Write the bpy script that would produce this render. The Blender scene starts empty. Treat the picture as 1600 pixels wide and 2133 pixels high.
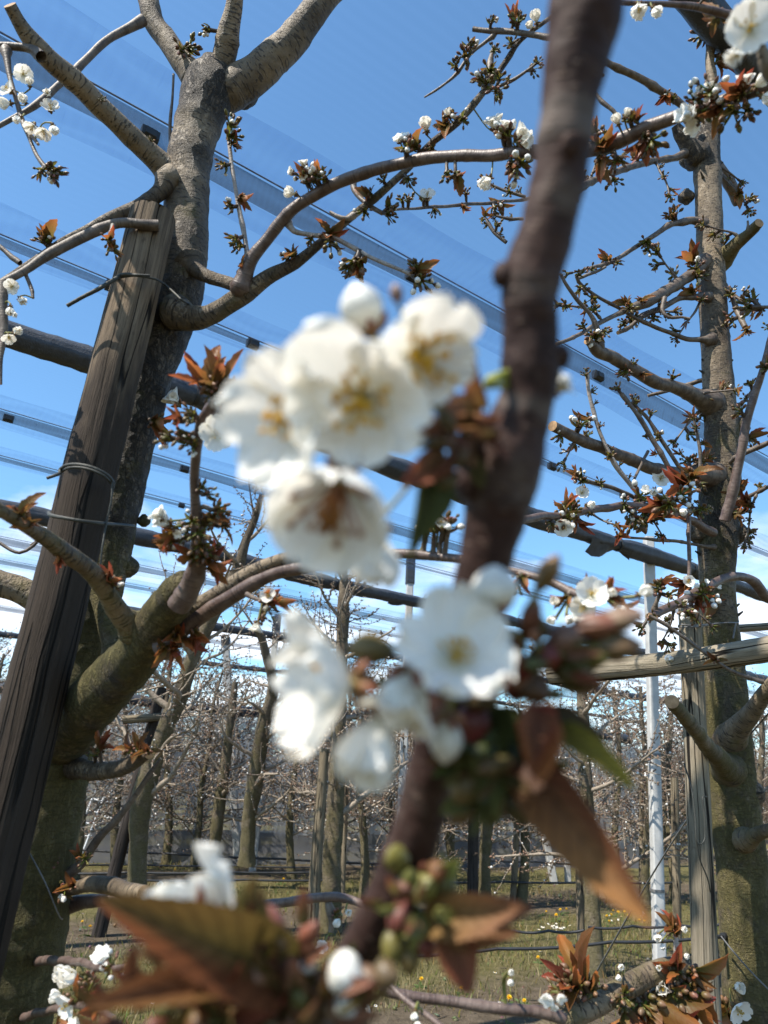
import bpy, math, random
import numpy as np
from mathutils import Vector, Matrix, noise as mnoise

rng = random.Random(11)
SC = bpy.context.scene
COL = SC.collection
PI = math.pi
# ------------------------------------------------------------------ camera
F = 1540.0
CAM = np.array([0.0, 0.0, 1.6])
TH, PH = math.radians(19.8), math.radians(2.95)
FWD = np.array([0, math.cos(TH), math.sin(TH)])
_u0 = np.array([0, -math.sin(TH), math.cos(TH)])
RT = math.cos(PH) * np.array([1.0, 0, 0]) + math.sin(PH) * _u0
UP = -math.sin(PH) * np.array([1.0, 0, 0]) + math.cos(PH) * _u0


def ray(px, py):
    return FWD + RT * ((px - 800.0) / F) + UP * ((1066.5 - py) / F)


def pD(px, py, d):
    return CAM + ray(px, py) * d


def pY(px, py, Y):
    r = ray(px, py)
    return CAM + r * (Y / r[1])


def dY(px, py, Y):
    return Y / ray(px, py)[1]


def pZ(px, py, z):
    r = ray(px, py)
    return CAM + r * ((z - CAM[2]) / r[2])


def ground(px, py):
    return pZ(px, py, 0.0)


def depth(P):
    return float(np.dot(np.asarray(P) - CAM, FWD))


def proj(P):
    v = np.asarray(P) - CAM
    z = np.dot(v, FWD)
    return 800 + F * np.dot(v, RT) / z, 1066.5 - F * np.dot(v, UP) / z


def camvec(r, u, b):
    v = RT * r + UP * u - FWD * b
    return v / np.linalg.norm(v)


ROW = ray(3020, 1735)
ROW[2] = 0
ROW /= np.linalg.norm(ROW)
PERP = np.array([-ROW[1], ROW[0], 0.0])      # away from the camera, across the rows


def nrm(v):
    v = np.asarray(v, float)
    return v / (np.linalg.norm(v) + 1e-12)


# ------------------------------------------------------------------ mesh builder
class MB:
    def __init__(s):
        s.V, s.Q, s.QU, s.QM, s.T, s.TU, s.TM, s.C = [], [], [], [], [], [], [], []
        s.n = 0

    def add(s, V, Q=None, QU=None, T=None, TU=None, mat=0, col=None):
        V = np.asarray(V, float).reshape(-1, 3)
        k = len(V)
        s.V.append(V)
        if col is None:
            col = np.zeros((k, 4))
        col = np.asarray(col, float)
        if col.ndim == 1:
            col = np.tile(col, (k, 1))
        if col.shape[1] == 3:
            col = np.hstack([col, np.ones((k, 1))])
        s.C.append(col)
        if Q is not None and len(Q):
            Q = np.asarray(Q, int)
            s.Q.append(Q + s.n)
            s.QU.append(np.zeros((len(Q), 4, 2)) if QU is None else np.asarray(QU, float))
            s.QM.append(np.full(len(Q), mat))
        if T is not None and len(T):
            T = np.asarray(T, int)
            s.T.append(T + s.n)
            s.TU.append(np.zeros((len(T), 3, 2)) if TU is None else np.asarray(TU, float))
            s.TM.append(np.full(len(T), mat))
        s.n += k

    def merge(s, o, M=None, colmul=None):
        if o.n == 0:
            return
        V = np.vstack(o.V)
        if M is not None:
            M = np.asarray(M)
            V = V @ M[:3, :3].T + M[:3, 3]
        c = np.vstack(o.C)
        if colmul is not None:
            c = c * np.array(list(colmul) + [1.0])
        s.V.append(V)
        s.C.append(c)
        for a, b in ((o.Q, s.Q), (o.T, s.T)):
            b.extend([x + s.n for x in a])
        s.QU.extend(o.QU); s.QM.extend(o.QM); s.TU.extend(o.TU); s.TM.extend(o.TM)
        s.n += len(V)

    def mesh(s, name, mats, smooth=True):
        me = bpy.data.meshes.new(name)
        V = np.vstack(s.V) if s.V else np.zeros((0, 3))
        Q = np.vstack(s.Q) if s.Q else np.zeros((0, 4), int)
        T = np.vstack(s.T) if s.T else np.zeros((0, 3), int)
        nl = len(Q) * 4 + len(T) * 3
        me.vertices.add(len(V))
        me.vertices.foreach_set('co', V.ravel())
        me.loops.add(nl)
        me.loops.foreach_set('vertex_index', np.concatenate([Q.ravel(), T.ravel()]).astype(np.int32))
        me.polygons.add(len(Q) + len(T))
        st = np.concatenate([np.arange(len(Q)) * 4, len(Q) * 4 + np.arange(len(T)) * 3]).astype(np.int32)
        me.polygons.foreach_set('loop_start', st)
        mi = np.concatenate(([*s.QM] or [np.zeros(0)]) + ([*s.TM] or [np.zeros(0)])).astype(np.int32)
        me.polygons.foreach_set('material_index', mi)
        me.polygons.foreach_set('use_smooth', np.full(len(Q) + len(T), smooth, dtype=bool))
        uv = np.concatenate([np.vstack(s.QU).ravel() if s.QU else np.zeros(0), np.vstack(s.TU).ravel() if s.TU else np.zeros(0)])
        me.uv_layers.new(name='uv').data.foreach_set('uv', uv.astype(np.float32))
        ca = me.color_attributes.new('col', 'FLOAT_COLOR', 'POINT')
        ca.data.foreach_set('color', np.vstack(s.C).astype(np.float32).ravel())
        for m in (mats if isinstance(mats, (list, tuple)) else [mats]):
            me.materials.append(m)
        me.update(calc_edges=True)
        me.validate()
        return me

    def build(s, name, mats, parent=None, smooth=True):
        return link(name, s.mesh(name, mats, smooth), parent)


def link(name, me, parent=None, M=None):
    o = bpy.data.objects.new(name, me)
    COL.objects.link(o)
    if parent is not None:
        o.parent = parent
        o.matrix_parent_inverse = WM[parent.name].inverted()
    if M is not None:
        o.matrix_basis = Matrix([list(r) for r in np.asarray(M)])
    WM[o.name] = Matrix([list(r) for r in np.asarray(M)]) if M is not None else Matrix.Identity(4)
    return o


WM = {}


def tag(o, label=None, cat=None, group=None, kind=None):
    if label: o['label'] = label
    if cat: o['category'] = cat
    if group: o['group'] = group
    if kind: o['kind'] = kind
    return o


def thing(name, label, cat, loc, group=None):
    o = bpy.data.objects.new(name, None)
    COL.objects.link(o)
    o.empty_display_size = .05
    o.location = Vector(list(loc))
    WM[o.name] = Matrix.Translation(Vector(list(loc)))
    return tag(o, label, cat, group)


# ------------------------------------------------------------------ shapes
def catmull(P, step):
    """P: (N,k) control points; resampled so that xyz spacing is about step"""
    P = np.asarray(P, float)
    if len(P) == 2:
        n = max(2, int(np.linalg.norm(P[1, :3] - P[0, :3]) / step) + 1)
        t = np.linspace(0, 1, n)[:, None]
        return P[0] * (1 - t) + P[1] * t
    E = np.vstack([2 * P[0] - P[1], P, 2 * P[-1] - P[-2]])
    E[0, 3:] = P[0, 3:]; E[-1, 3:] = P[-1, 3:]
    out = []
    for i in range(1, len(E) - 2):
        n = max(1, int(round(np.linalg.norm(E[i + 1, :3] - E[i, :3]) / step)))
        t = (np.arange(n) / n)[:, None]
        a, b, c, d = E[i - 1], E[i], E[i + 1], E[i + 2]
        out.append(.5 * ((2 * b) + (c - a) * t + (2 * a - 5 * b + 4 * c - d) * t ** 2 + (3 * b - a - 3 * c + d) * t ** 3))
    out.append(P[-1][None])
    return np.vstack(out)


def tube(mb, P, R, n=8, mat=0, col=None, cap=(True, True), disp=0.0, dscale=20.0, rag=0.0, seed=0, tipmat=None):
    """tube along P with radii R; per-loop uv in metres (u round, v along)"""
    P = np.asarray(P, float); R = np.asarray(R, float)
    N = len(P)
    Tn = np.gradient(P, axis=0)
    Tn /= (np.linalg.norm(Tn, axis=1)[:, None] + 1e-12)
    ref = np.array([0, 1.0, 0]) if abs(Tn[0][1]) < .9 else np.array([0, 0, 1.0])
    nv = nrm(ref - Tn[0] * np.dot(ref, Tn[0]))
    a = np.arange(n) / n * 2 * PI
    ca, sa = np.cos(a), np.sin(a)
    V = np.zeros((N, n, 3))
    for i in range(N):
        nv = nrm(nv - Tn[i] * np.dot(nv, Tn[i]))
        bv = np.cross(Tn[i], nv)
        V[i] = P[i] + R[i] * (ca[:, None] * nv + sa[:, None] * bv)
    if disp > 0:
        off = Vector((seed * 7.13, seed * 3.7, 0))
        for i in range(N):
            for j in range(n):
                p = Vector(V[i, j])
                k = mnoise.noise(p * dscale + off) + .5 * mnoise.noise(p * dscale * 2.7 + off)
                if rag > 0:
                    k += rag * max(0, mnoise.noise(p * dscale * 6 + off))
                V[i, j] = P[i] + (V[i, j] - P[i]) * (1 + disp * k)
    L = np.concatenate([[0], np.cumsum(np.linalg.norm(np.diff(P, axis=0), axis=1))])
    rm = float(np.mean(R)) * 2 * PI
    I, J = np.meshgrid(np.arange(N - 1), np.arange(n), indexing='ij')
    J2 = (J + 1) % n
    Q = np.stack([I * n + J, I * n + J2, (I + 1) * n + J2, (I + 1) * n + J], -1).reshape(-1, 4)
    u0, u1 = J / n * rm, (J + 1) / n * rm
    v0, v1 = L[I], L[I + 1]
    QU = np.stack([np.stack([u0, v0], -1), np.stack([u1, v0], -1), np.stack([u1, v1], -1), np.stack([u0, v1], -1)], 2).reshape(-1, 4, 2)
    if col is None:
        cc = np.zeros((N * n, 4))
    else:
        col = np.asarray(col, float)
        cc = np.tile(col, (N * n, 1)) if col.ndim == 1 else np.repeat(col, n, axis=0)
    mb.add(V.reshape(-1, 3), Q, QU, mat=mat, col=cc)
    for e, idx in ((0, 0), (1, N - 1)):
        if cap[e]:
            ring = V[idx]
            c = ring.mean(0) + Tn[idx] * (R[idx] * (.12 if e else -.12))
            VV = np.vstack([ring, c[None]])
            T = np.array([[j, (j + 1) % n, n] if e else [(j + 1) % n, j, n] for j in range(n)])
            cuv = np.zeros((n, 3, 2))
            for j in range(n):
                cuv[j] = [(math.cos(a[j]) * R[idx], math.sin(a[j]) * R[idx]), (math.cos(a[(j + 1) % n]) * R[idx], math.sin(a[(j + 1) % n]) * R[idx]), (0, 0)]
            k = cc[idx * n:(idx + 1) * n]
            mb.add(VV, T=T, TU=cuv, mat=mat if tipmat is None else tipmat, col=np.vstack([k, k[:1]]))


def box(mb, c, ax, ay, az, sx, sy, sz, mat=0, col=None, bev=0.0):
    """box with axes; optional chamfer along its long (z) edges"""
    ax, ay, az = nrm(ax), nrm(ay), nrm(az)
    h = bev
    o = [(-sx + h, -sy), (sx - h, -sy), (sx, -sy + h), (sx, sy - h), (sx - h, sy), (-sx + h, sy), (-sx, sy - h), (-sx, -sy + h)] if h else [(-sx, -sy), (sx, -sy), (sx, sy), (-sx, sy)]
    n = len(o)
    V = [np.asarray(c) + ax * x + ay * y + az * z for z in (-sz, sz) for x, y in o]
    Q, U = [], []
    for j in range(n):
        k = (j + 1) % n
        Q.append([j, k, n + k, n + j])
        U.append([(j * .1, 0), (j * .1 + .1, 0), (j * .1 + .1, 2 * sz), (j * .1, 2 * sz)])
    T = []
    for j in range(1, n - 1):
        T.append([0, j + 1, j]); T.append([n, n + j, n + j + 1])
    mb.add(V, Q, U, T=T, mat=mat, col=col)


def ellipsoid(mb, c, axis, L, r, nu=7, nv=5, col0=(.1, .1, .05), col1=(.2, .1, .05), mat=0, ridge=0.0, peak=.55, split=None):
    """bud shaped: base at c, pointing along axis"""
    axis = nrm(axis)
    ref = np.array([0, 0, 1.0]) if abs(axis[2]) < .9 else np.array([1.0, 0, 0])
    x = nrm(np.cross(ref, axis)); y = np.cross(axis, x)
    V, C = [], []
    for i in range(nv + 1):
        t = i / nv
        w = math.sin(PI * t ** (math.log(.5) / math.log(peak))) ** .75 if 0 < t < 1 else 0.02
        for j in range(nu):
            a = 2 * PI * j / nu + t * .9
            rr = r * w * (1 + ridge * math.cos(3 * a + t * 2.0))
            V.append(np.asarray(c) + axis * (L * t) + (x * math.cos(a) + y * math.sin(a)) * rr)
            k = t if split is None else (0.0 if t < split else 1.0)
            C.append([col0[q] * (1 - k) + col1[q] * k for q in range(3)])
    Q = [[i * nu + j, i * nu + (j + 1) % nu, (i + 1) * nu + (j + 1) % nu, (i + 1) * nu + j] for i in range(nv) for j in range(nu)]
    mb.add(V, Q, None, mat=mat, col=np.array(C))


def leaf_mesh(mb, M, L, W, fold=.5, curl=.6, nl=10, col0=(.15, .13, .03), col1=(.35, .08, .04), mat=0, serr=.06, twist=0.0, wave=.0, asym=1.0, half=None):
    """leaf in frame M (4x4): Y along, Z normal"""
    S = np.array([-1, -.55, 0, .55, 1.0])
    V, C, UVv = [], [], []
    y, z, ang = 0.0, 0.0, 0.0
    ph = rng.random() * 6
    for i in range(nl + 1):
        t = i / nl
        w = W * .5 * (math.sin(PI * min(1, t ** .78 * .985 + .015)) ** .72) * (1 - .22 * t) + .01 * W
        if i > 0:
            ang = curl * t
            y += L / nl * math.cos(ang); z -= L / nl * math.sin(ang)
        sr = 1 + (serr if i % 2 else -serr)
        for sx in S:
            ww = w * (sr if abs(sx) == 1 else 1) * (asym if sx > 0 else 1)
            fx = abs(sx) * ww
            tw = twist * t
            lx = sx * ww * math.cos(fold)
            lz = fx * math.sin(fold) + wave * W * math.sin(t * 9 + ph + sx) * abs(sx) * .3
            X, Z = lx * math.cos(tw) - lz * math.sin(tw), lx * math.sin(tw) + lz * math.cos(tw)
            V.append([X, y + Z * math.sin(ang), z + Z * math.cos(ang), 1])
            k = min(1, max(0, t * 1.1 - .05 + .25 * (abs(sx) - .5)))
            c_ = [col0[q] * (1 - k) + col1[q] * k for q in range(3)]
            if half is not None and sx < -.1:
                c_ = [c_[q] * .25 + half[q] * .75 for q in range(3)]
            C.append(c_)
            UVv.append((sx, t))
    V = np.array(V) @ np.asarray(M).T
    Q, U = [], []
    for i in range(nl):
        for j in range(4):
            q = [i * 5 + j, i * 5 + j + 1, (i + 1) * 5 + j + 1, (i + 1) * 5 + j]
            Q.append(q); U.append([UVv[k] for k in q])
    mb.add(V[:, :3], Q, U, mat=mat, col=np.array(C))


def frame(o, y, z):
    """4x4 with Y along y, Z near z"""
    y = nrm(y); z = np.asarray(z, float); z = nrm(z - y * np.dot(z, y)); x = np.cross(y, z)
    M = np.eye(4); M[:3, 0], M[:3, 1], M[:3, 2], M[:3, 3] = x, y, z, o
    return M


def frameZ(o, z, roll=0.0, s=1.0):
    z = nrm(z)
    ref = np.array([0, 0, 1.0]) if abs(z[2]) < .93 else np.array([1.0, 0, 0])
    x = nrm(np.cross(ref, z)); y = np.cross(z, x)
    c, d = math.cos(roll), math.sin(roll)
    M = np.eye(4)
    M[:3, 0], M[:3, 1], M[:3, 2], M[:3, 3] = (x * c + y * d) * s, (-x * d + y * c) * s, z * s, o
    return M


def petal_mesh(mb, M, L, W, cup=.35, side=.25, ruffle=.05, nl=9, ns=8, notch=.07, mat=0, seed=0):
    r_ = random.Random(seed)
    p1, p2, p3 = r_.random() * 6, r_.random() * 6, r_.random() * 6
    V, UVv = [], []
    for i in range(nl + 1):
        t = i / nl
        if t < .58:
            k = t / .58
            w = .13 + .87 * (k * k * (3 - 2 * k)) ** .8
        else:
            w = math.sqrt(max(0, 1 - ((t - .58) / .44) ** 2.4))
        for j in range(ns + 1):
            s = -1 + 2 * j / ns
            x = s * w * W * .5
            tl = t - notch * t ** 4 * math.exp(-(s / .22) ** 2) + .02 * t ** 3 * math.sin(s * 7 + p1)
            ang = cup * tl * 1.6
            yy = L * (math.sin(ang) / (cup * 1.6) if cup > 1e-3 else tl)
            zz = L * ((1 - math.cos(ang)) / (cup * 1.6) if cup > 1e-3 else 0)
            zz += side * (s * w) ** 2 * W * .5
            zz += ruffle * L * t * t * (math.sin(s * 4.2 + p2 + t * 2) + .6 * math.sin(s * 9 + p3))
            V.append([x, yy, zz, 1]); UVv.append((s, t))
    V = np.array(V) @ np.asarray(M).T
    n1 = ns + 1
    Q, U = [], []
    for i in range(nl):
        for j in range(ns):
            q = [i * n1 + j, i * n1 + j + 1, (i + 1) * n1 + j + 1, (i + 1) * n1 + j]
            Q.append(q); U.append([UVv[k] for k in q])
    mb.add(V[:, :3], Q, U, mat=mat, col=np.array([.8, .8, .78]))


def petal_frame(k, el, roll=0.0, off=.06):
    a = 2 * PI * k / 5 + roll
    e = np.array([math.cos(a), math.sin(a), 0]); ax = np.array([0, 0, 1.0])
    y = e * math.cos(el) + ax * math.sin(el); z = -e * math.sin(el) + ax * math.cos(el)
    return frame(e * off, y, z)


def stamens_mesh(mb, L, n=20, mat=0, spread=.55, col=(.75, .62, .35), anth=(.62, .42, .05), seed=0, thick=1.0):
    r_ = random.Random(seed)
    for i in range(n):
        a = i * 2.4 + r_.random() * .4
        el = r_.random() * spread
        d = np.array([math.sin(el) * math.cos(a), math.sin(el) * math.sin(a), math.cos(el)])
        l = L * (.7 + .4 * r_.random())
        p0 = np.array([math.cos(a), math.sin(a), 0]) * .05 * L
        mid = p0 + d * l * .5 + np.array([0, 0, .06 * l])
        tube(mb, [p0, mid, p0 + d * l], [.018 * L * thick] * 3, 4, mat=mat, col=np.array(list(col) + [1]), cap=(False, False))
        ellipsoid(mb, p0 + d * l - d * .04 * L, d, .14 * L * thick, .055 * L * thick, 5, 3, anth, anth, mat=mat)
    # pistil and cup
    tube(mb, [(0, 0, 0), (0, 0, L * .9)], [.03 * L, .02 * L], 5, mat=mat, col=np.array([.45, .5, .15, 1]))
    ellipsoid(mb, (0, 0, -.12 * L), (0, 0, 1), .2 * L, .16 * L, 7, 4, (.35, .38, .12), (.5, .45, .2), mat=mat)


# ------------------------------------------------------------------ materials
class G:
    def __init__(s, name):
        s.m = bpy.data.materials.new(name)
        s.m.use_nodes = True
        s.nt = s.m.node_tree
        s.nt.nodes.clear()
        s.out = s.nt.nodes.new('ShaderNodeOutputMaterial')

    def n(s, typ, ins=None, **kw):
        nd = s.nt.nodes.new('ShaderNode' + typ)
        for k, v in kw.items():
            setattr(nd, k, v)
        for k, v in (ins or {}).items():
            i = nd.inputs[k]
            if isinstance(v, bpy.types.NodeSocket):
                s.nt.links.new(v, i)
            else:
                if isinstance(v, tuple) and len(v) == 3 and i.type == 'RGBA':
                    v = v + (1,)
                i.default_value = v
        return nd

    def mix(s, fac, a, b, blend='MIX'):
        return s.n('Mix', {0: fac, 6: a, 7: b}, data_type='RGBA', blend_type=blend).outputs[2]

    def math(s, op, a, b=0.0, c=0.0, clamp=False):
        return s.n('Math', {0: a, 1: b, 2: c}, operation=op, use_clamp=clamp).outputs[0]

    def ramp(s, x, lo, hi):
        return s.n('MapRange', {0: x, 1: lo, 2: hi, 3: 0.0, 4: 1.0}).outputs[0]

    def noise(s, vec, scale, detail=3, rough=.55, out=0):
        return s.n('TexNoise', {'Vector': vec, 'Scale': scale, 'Detail': detail, 'Roughness': rough}).outputs[out]

    def obj(s):
        return s.n('TexCoord').outputs['Object']

    def uv(s, sx=1.0, sy=1.0):
        return s.n('Mapping', {'Vector': s.n('UVMap', uv_map='uv').outputs[0], 'Scale': (sx, sy, 1)}).outputs[0]

    def col(s):
        return s.n('Attribute', attribute_name='col').outputs['Color']

    def sep(s, c):
        return s.n('SeparateColor', {0: c}).outputs

    def bump(s, h, strength=.5, dist=.01, normal=None):
        d = {'Height': h, 'Strength': strength, 'Distance': dist}
        if normal is not None:
            d['Normal'] = normal
        return s.n('Bump', d).outputs[0]

    def bsdf(s, color, rough=.7, normal=None, spec=.4, **kw):
        d = {'Base Color': color, 'Roughness': rough, 'Specular IOR Level': spec}
        if normal is not None:
            d['Normal'] = normal
        d.update(kw)
        return s.n('BsdfPrincipled', d).outputs[0]

    def done(s, sh):
        s.nt.links.new(sh, s.out.inputs['Surface'])
        return s.m


def mat_bark(name, c1, c2, dark, lent=.6, rough=.6, uscale=1.0, moss_c=(.088, .078, .019), bumpd=.004, worldpos=True):
    g = G(name)
    o = g.obj(); at = g.sep(g.col())
    big = g.noise(o, 9 * uscale, 4)
    med = g.noise(o, 45 * uscale, 4, .65)
    base = g.mix(g.ramp(big, .35, .65), c1, c2)
    base = g.mix(g.math('MULTIPLY', g.ramp(med, .45, .75), .55), base, dark)
    st = g.noise(g.uv(9 * uscale, 150 * uscale), 1.0, 3, .6)       # fine rings round the stem
    base = g.mix(g.math('MULTIPLY', g.ramp(st, .55, .8), .22), base, dark)
    pat = g.ramp(g.noise(o, 5.5 * uscale, 5, .6), .48, .66)
    base = g.mix(g.math('MULTIPLY', pat, .65), base, tuple(min(1, x * 1.45) for x in c2))
    blot = g.ramp(g.noise(o, 22 * uscale, 5, .7), .56, .7)
    base = g.mix(g.math('MULTIPLY', blot, .6), base, dark)
    le = g.noise(g.n('VectorMath', {0: g.uv(62 * uscale, 235 * uscale), 1: g.n('VectorMath', {0: g.noise(o, 12 * uscale, 2, out=1), 1: (3.0, 5.0, 0)}, operation='MULTIPLY').outputs[0]}, operation='ADD').outputs[0], 1.0, 1, .4)        # lenticel dashes
    lm = g.ramp(g.math('ADD', le, g.math('MULTIPLY', g.math('SUBTRACT', g.noise(o, 10 * uscale, 2), .5), .16)), lent + .02, lent + .06)
    base = g.mix(g.math('MULTIPLY', lm, .85), base, (.04, .03, .021))
    # cracked, darker old bark by col.g; left trunk's foot values also paint shade
    cv_ = g.n('Mapping', {'Vector': o, 'Scale': (1, 1, .5)}).outputs[0]
    r1 = g.math('ABSOLUTE', g.math('SUBTRACT', g.n('TexNoise', {'Vector': cv_, 'Scale': 38 * uscale, 'Detail': 6.0, 'Roughness': .68, 'Distortion': .8}).outputs[0], .5))
    r2 = g.math('ABSOLUTE', g.math('SUBTRACT', g.n('TexNoise', {'Vector': cv_, 'Scale': 95 * uscale, 'Detail': 4.0, 'Roughness': .7, 'Distortion': .5}).outputs[0], .5))
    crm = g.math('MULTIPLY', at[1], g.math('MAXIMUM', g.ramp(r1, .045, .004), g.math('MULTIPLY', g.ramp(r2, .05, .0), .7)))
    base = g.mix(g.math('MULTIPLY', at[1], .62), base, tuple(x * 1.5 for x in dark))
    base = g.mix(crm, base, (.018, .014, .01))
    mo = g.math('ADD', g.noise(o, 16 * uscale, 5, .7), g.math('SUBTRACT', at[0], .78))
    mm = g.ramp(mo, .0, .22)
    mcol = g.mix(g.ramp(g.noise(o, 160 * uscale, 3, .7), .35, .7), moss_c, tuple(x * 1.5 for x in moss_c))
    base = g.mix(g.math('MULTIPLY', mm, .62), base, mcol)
    h = g.math('ADD', g.math('MULTIPLY', med, .5), g.math('MULTIPLY', st, .14))
    h = g.math('ADD', h, g.math('MULTIPLY', lm, .5))
    h = g.math('ADD', h, g.math('MULTIPLY', crm, -1.6))
    h = g.math('ADD', h, g.math('MULTIPLY', g.math('MULTIPLY', mm, g.noise(o, 220 * uscale, 3, .7)), .9))
    rg = g.math('ADD', rough, g.math('MULTIPLY', mm, .3), clamp=True)
    return g.done(g.bsdf(base, rg, g.bump(h, .75, bumpd), .35))


def mat_twig(name, c1, c2, rough=.5, us=1.0, spec=.4):
    g = G(name)
    o = g.obj()
    n1 = g.noise(o, 60 * us, 3)
    st = g.noise(g.uv(30 * us, 330 * us), 1.0, 2)
    base = g.mix(g.ramp(n1, .35, .65), c1, c2)
    base = g.mix(g.math('MULTIPLY', g.ramp(st, .55, .68), .6), base, tuple(x * .35 for x in c1))
    h = g.math('ADD', st, g.noise(o, 200 * us, 3))
    return g.done(g.bsdf(base, rough, g.bump(h, .5, .0015), spec))


def mat_wood(name, light, grey, dark, stain_z=None, us=1.0):
    g = G(name)
    o = g.obj()
    wob = g.noise(o, 3.2 * us, 3)
    uvn = g.n('UVMap', uv_map='uv').outputs[0]
    warp = g.n('VectorMath', {0: uvn, 1: g.n('VectorMath', {0: g.noise(o, 6 * us, 2, out=1), 1: (.010, .006, 0)}, operation='MULTIPLY').outputs[0]}, operation='ADD').outputs[0]
    m = g.n('Mapping', {'Vector': warp, 'Scale': (150 * us, 5 * us, 1)}).outputs[0]
    gr = g.noise(m, 1.0, 5, .65)
    cm = g.n('Mapping', {'Vector': warp, 'Scale': (34 * us, 1.1 * us, 1)}).outputs[0]
    ck = g.n('TexNoise', {'Vector': cm, 'Scale': 1.0, 'Detail': 1.0}).outputs[0]
    crack = g.ramp(g.math('ABSOLUTE', g.math('SUBTRACT', ck, .5)), .018, .004)
    base = g.mix(g.ramp(gr, .38, .62), light, grey)
    fine = g.noise(g.n('Mapping', {'Vector': warp, 'Scale': (420 * us, 14 * us, 1)}).outputs[0], 1.0, 3, .7)
    base = g.mix(g.math('MULTIPLY', g.ramp(fine, .5, .68), .55), base, dark)
    chip = g.ramp(g.noise(g.n('Mapping', {'Vector': uvn, 'Scale': (40 * us, 16 * us, 1)}).outputs[0], 1.0, 4, .7), .62, .68)
    base = g.mix(g.math('MULTIPLY', chip, .6), base, tuple(x * .5 for x in grey))
    base = g.mix(g.math('MULTIPLY', g.ramp(wob, .5, .72), .55), base, dark)
    if stain_z is not None:
        z = g.n('SeparateXYZ', {0: o}).outputs[2]
        sm = g.math('ADD', g.math('MULTIPLY', g.math('SUBTRACT', stain_z, z), 1.7), g.math('SUBTRACT', g.noise(g.n('Mapping', {'Vector': warp, 'Scale': (22 * us, 4 * us, 1)}).outputs[0], 1.0, 5, .65), .5), clamp=False)
        base = g.mix(g.math('MULTIPLY', g.ramp(sm, -.28, .30), .95), base, g.mix(g.ramp(gr, .35, .7), dark, tuple(x * 1.6 for x in dark)))
    base = g.mix(crack, base, (.012, .01, .008))
    kn = g.n('TexVoronoi', {'Vector': g.n('Mapping', {'Vector': uvn, 'Scale': (12 * us, 4.5 * us, 1)}).outputs[0], 'Scale': 1.0}).outputs[0]
    km = g.ramp(kn, .1, .05)
    base = g.mix(g.math('MULTIPLY', km, .75), base, (.035, .028, .022))
    h = g.math('SUBTRACT', g.math('MULTIPLY', gr, .6), g.math('MULTIPLY', crack, 1.6))
    return g.done(g.bsdf(base, .82, g.bump(g.math('ADD', h, g.math('MULTIPLY', fine, -.5)), .9, .005), .15))


def mat_plain(name, c, rough=.6, nscale=20, var=.3, bump=.3, metal=0.0, spec=.4, bd=.003):
    g = G(name)
    o = g.obj()
    a = g.noise(o, nscale, 5, .6)
    base = g.mix(g.ramp(a, .3, .7), tuple(x * (1 - var) for x in c), tuple(min(1, x * (1 + var)) for x in c))
    return g.done(g.bsdf(base, rough, g.bump(g.noise(o, nscale * 4, 4, .6), bump, bd), spec, Metallic=metal))


def mat_col(name, rough=.5, transl=.25, nscale=300, var=.35, spec=.4, veins=False, vk=.4):
    """colour from the mesh (buds, leaves, stamens)"""
    g = G(name)
    c = g.col()
    o = g.obj()
    nn = g.noise(o, nscale, 3)
    c = g.mix(g.math('MULTIPLY', g.ramp(nn, .4, .75), var), c, g.mix(.55, c, (.02, .012, .008)))
    nrm_ = None
    if veins:
        uv = g.n('SeparateXYZ', {0: g.n('UVMap', uv_map='uv').outputs[0]}).outputs
        ax = g.math('ABSOLUTE', uv[0])
        w = g.math('SINE', g.math('ADD', g.math('MULTIPLY', uv[1], 62.0), g.math('MULTIPLY', ax, -13.0)))
        vm = g.ramp(w, .55, 1.0)
        mid = g.ramp(ax, .09, .0)
        vv = g.math('MAXIMUM', vm, mid)
        c = g.mix(g.math('MULTIPLY', vv, vk), c, g.mix(.5, tuple([.02, .01, .006]) if vk > .5 else c, c) if vk > .5 else g.mix(.5, c, (.25, .06, .035)))
        nrm_ = g.bump(g.math('SUBTRACT', g.math('MULTIPLY', nn, .3), vv), .5, .0006)
    b = g.bsdf(c, rough, nrm_, spec)
    t = g.n('BsdfTranslucent', {'Color': c}).outputs[0]
    return g.done(g.n('MixShader', {0: transl, 1: b, 2: t}).outputs[0])


def mat_petal():
    g = G('petal_white')
    uv = g.n('SeparateXYZ', {0: g.n('UVMap', uv_map='uv').outputs[0]}).outputs
    w = g.math('SINE', g.math('MULTIPLY', g.math('DIVIDE', uv[0], g.math('ADD', g.math('MULTIPLY', uv[1], .6), .5)), 22.0))
    c = g.mix(g.ramp(uv[1], .0, .35), (.68, .67, .5), (.92, .90, .845))
    c = g.mix(g.math('MULTIPLY', g.ramp(w, .3, 1.0), .12), c, (.7, .69, .66))
    nb = g.bump(g.math('ADD', w, g.noise(g.obj(), 250, 2)), .25, .0006)
    b = g.bsdf(c, .55, nb, .25)
    t = g.n('BsdfTranslucent', {'Color': g.mix(.35, c, (.88, .82, .68))}).outputs[0]
    return g.done(g.n('MixShader', {0: .33, 1: b, 2: t}).outputs[0])


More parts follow.
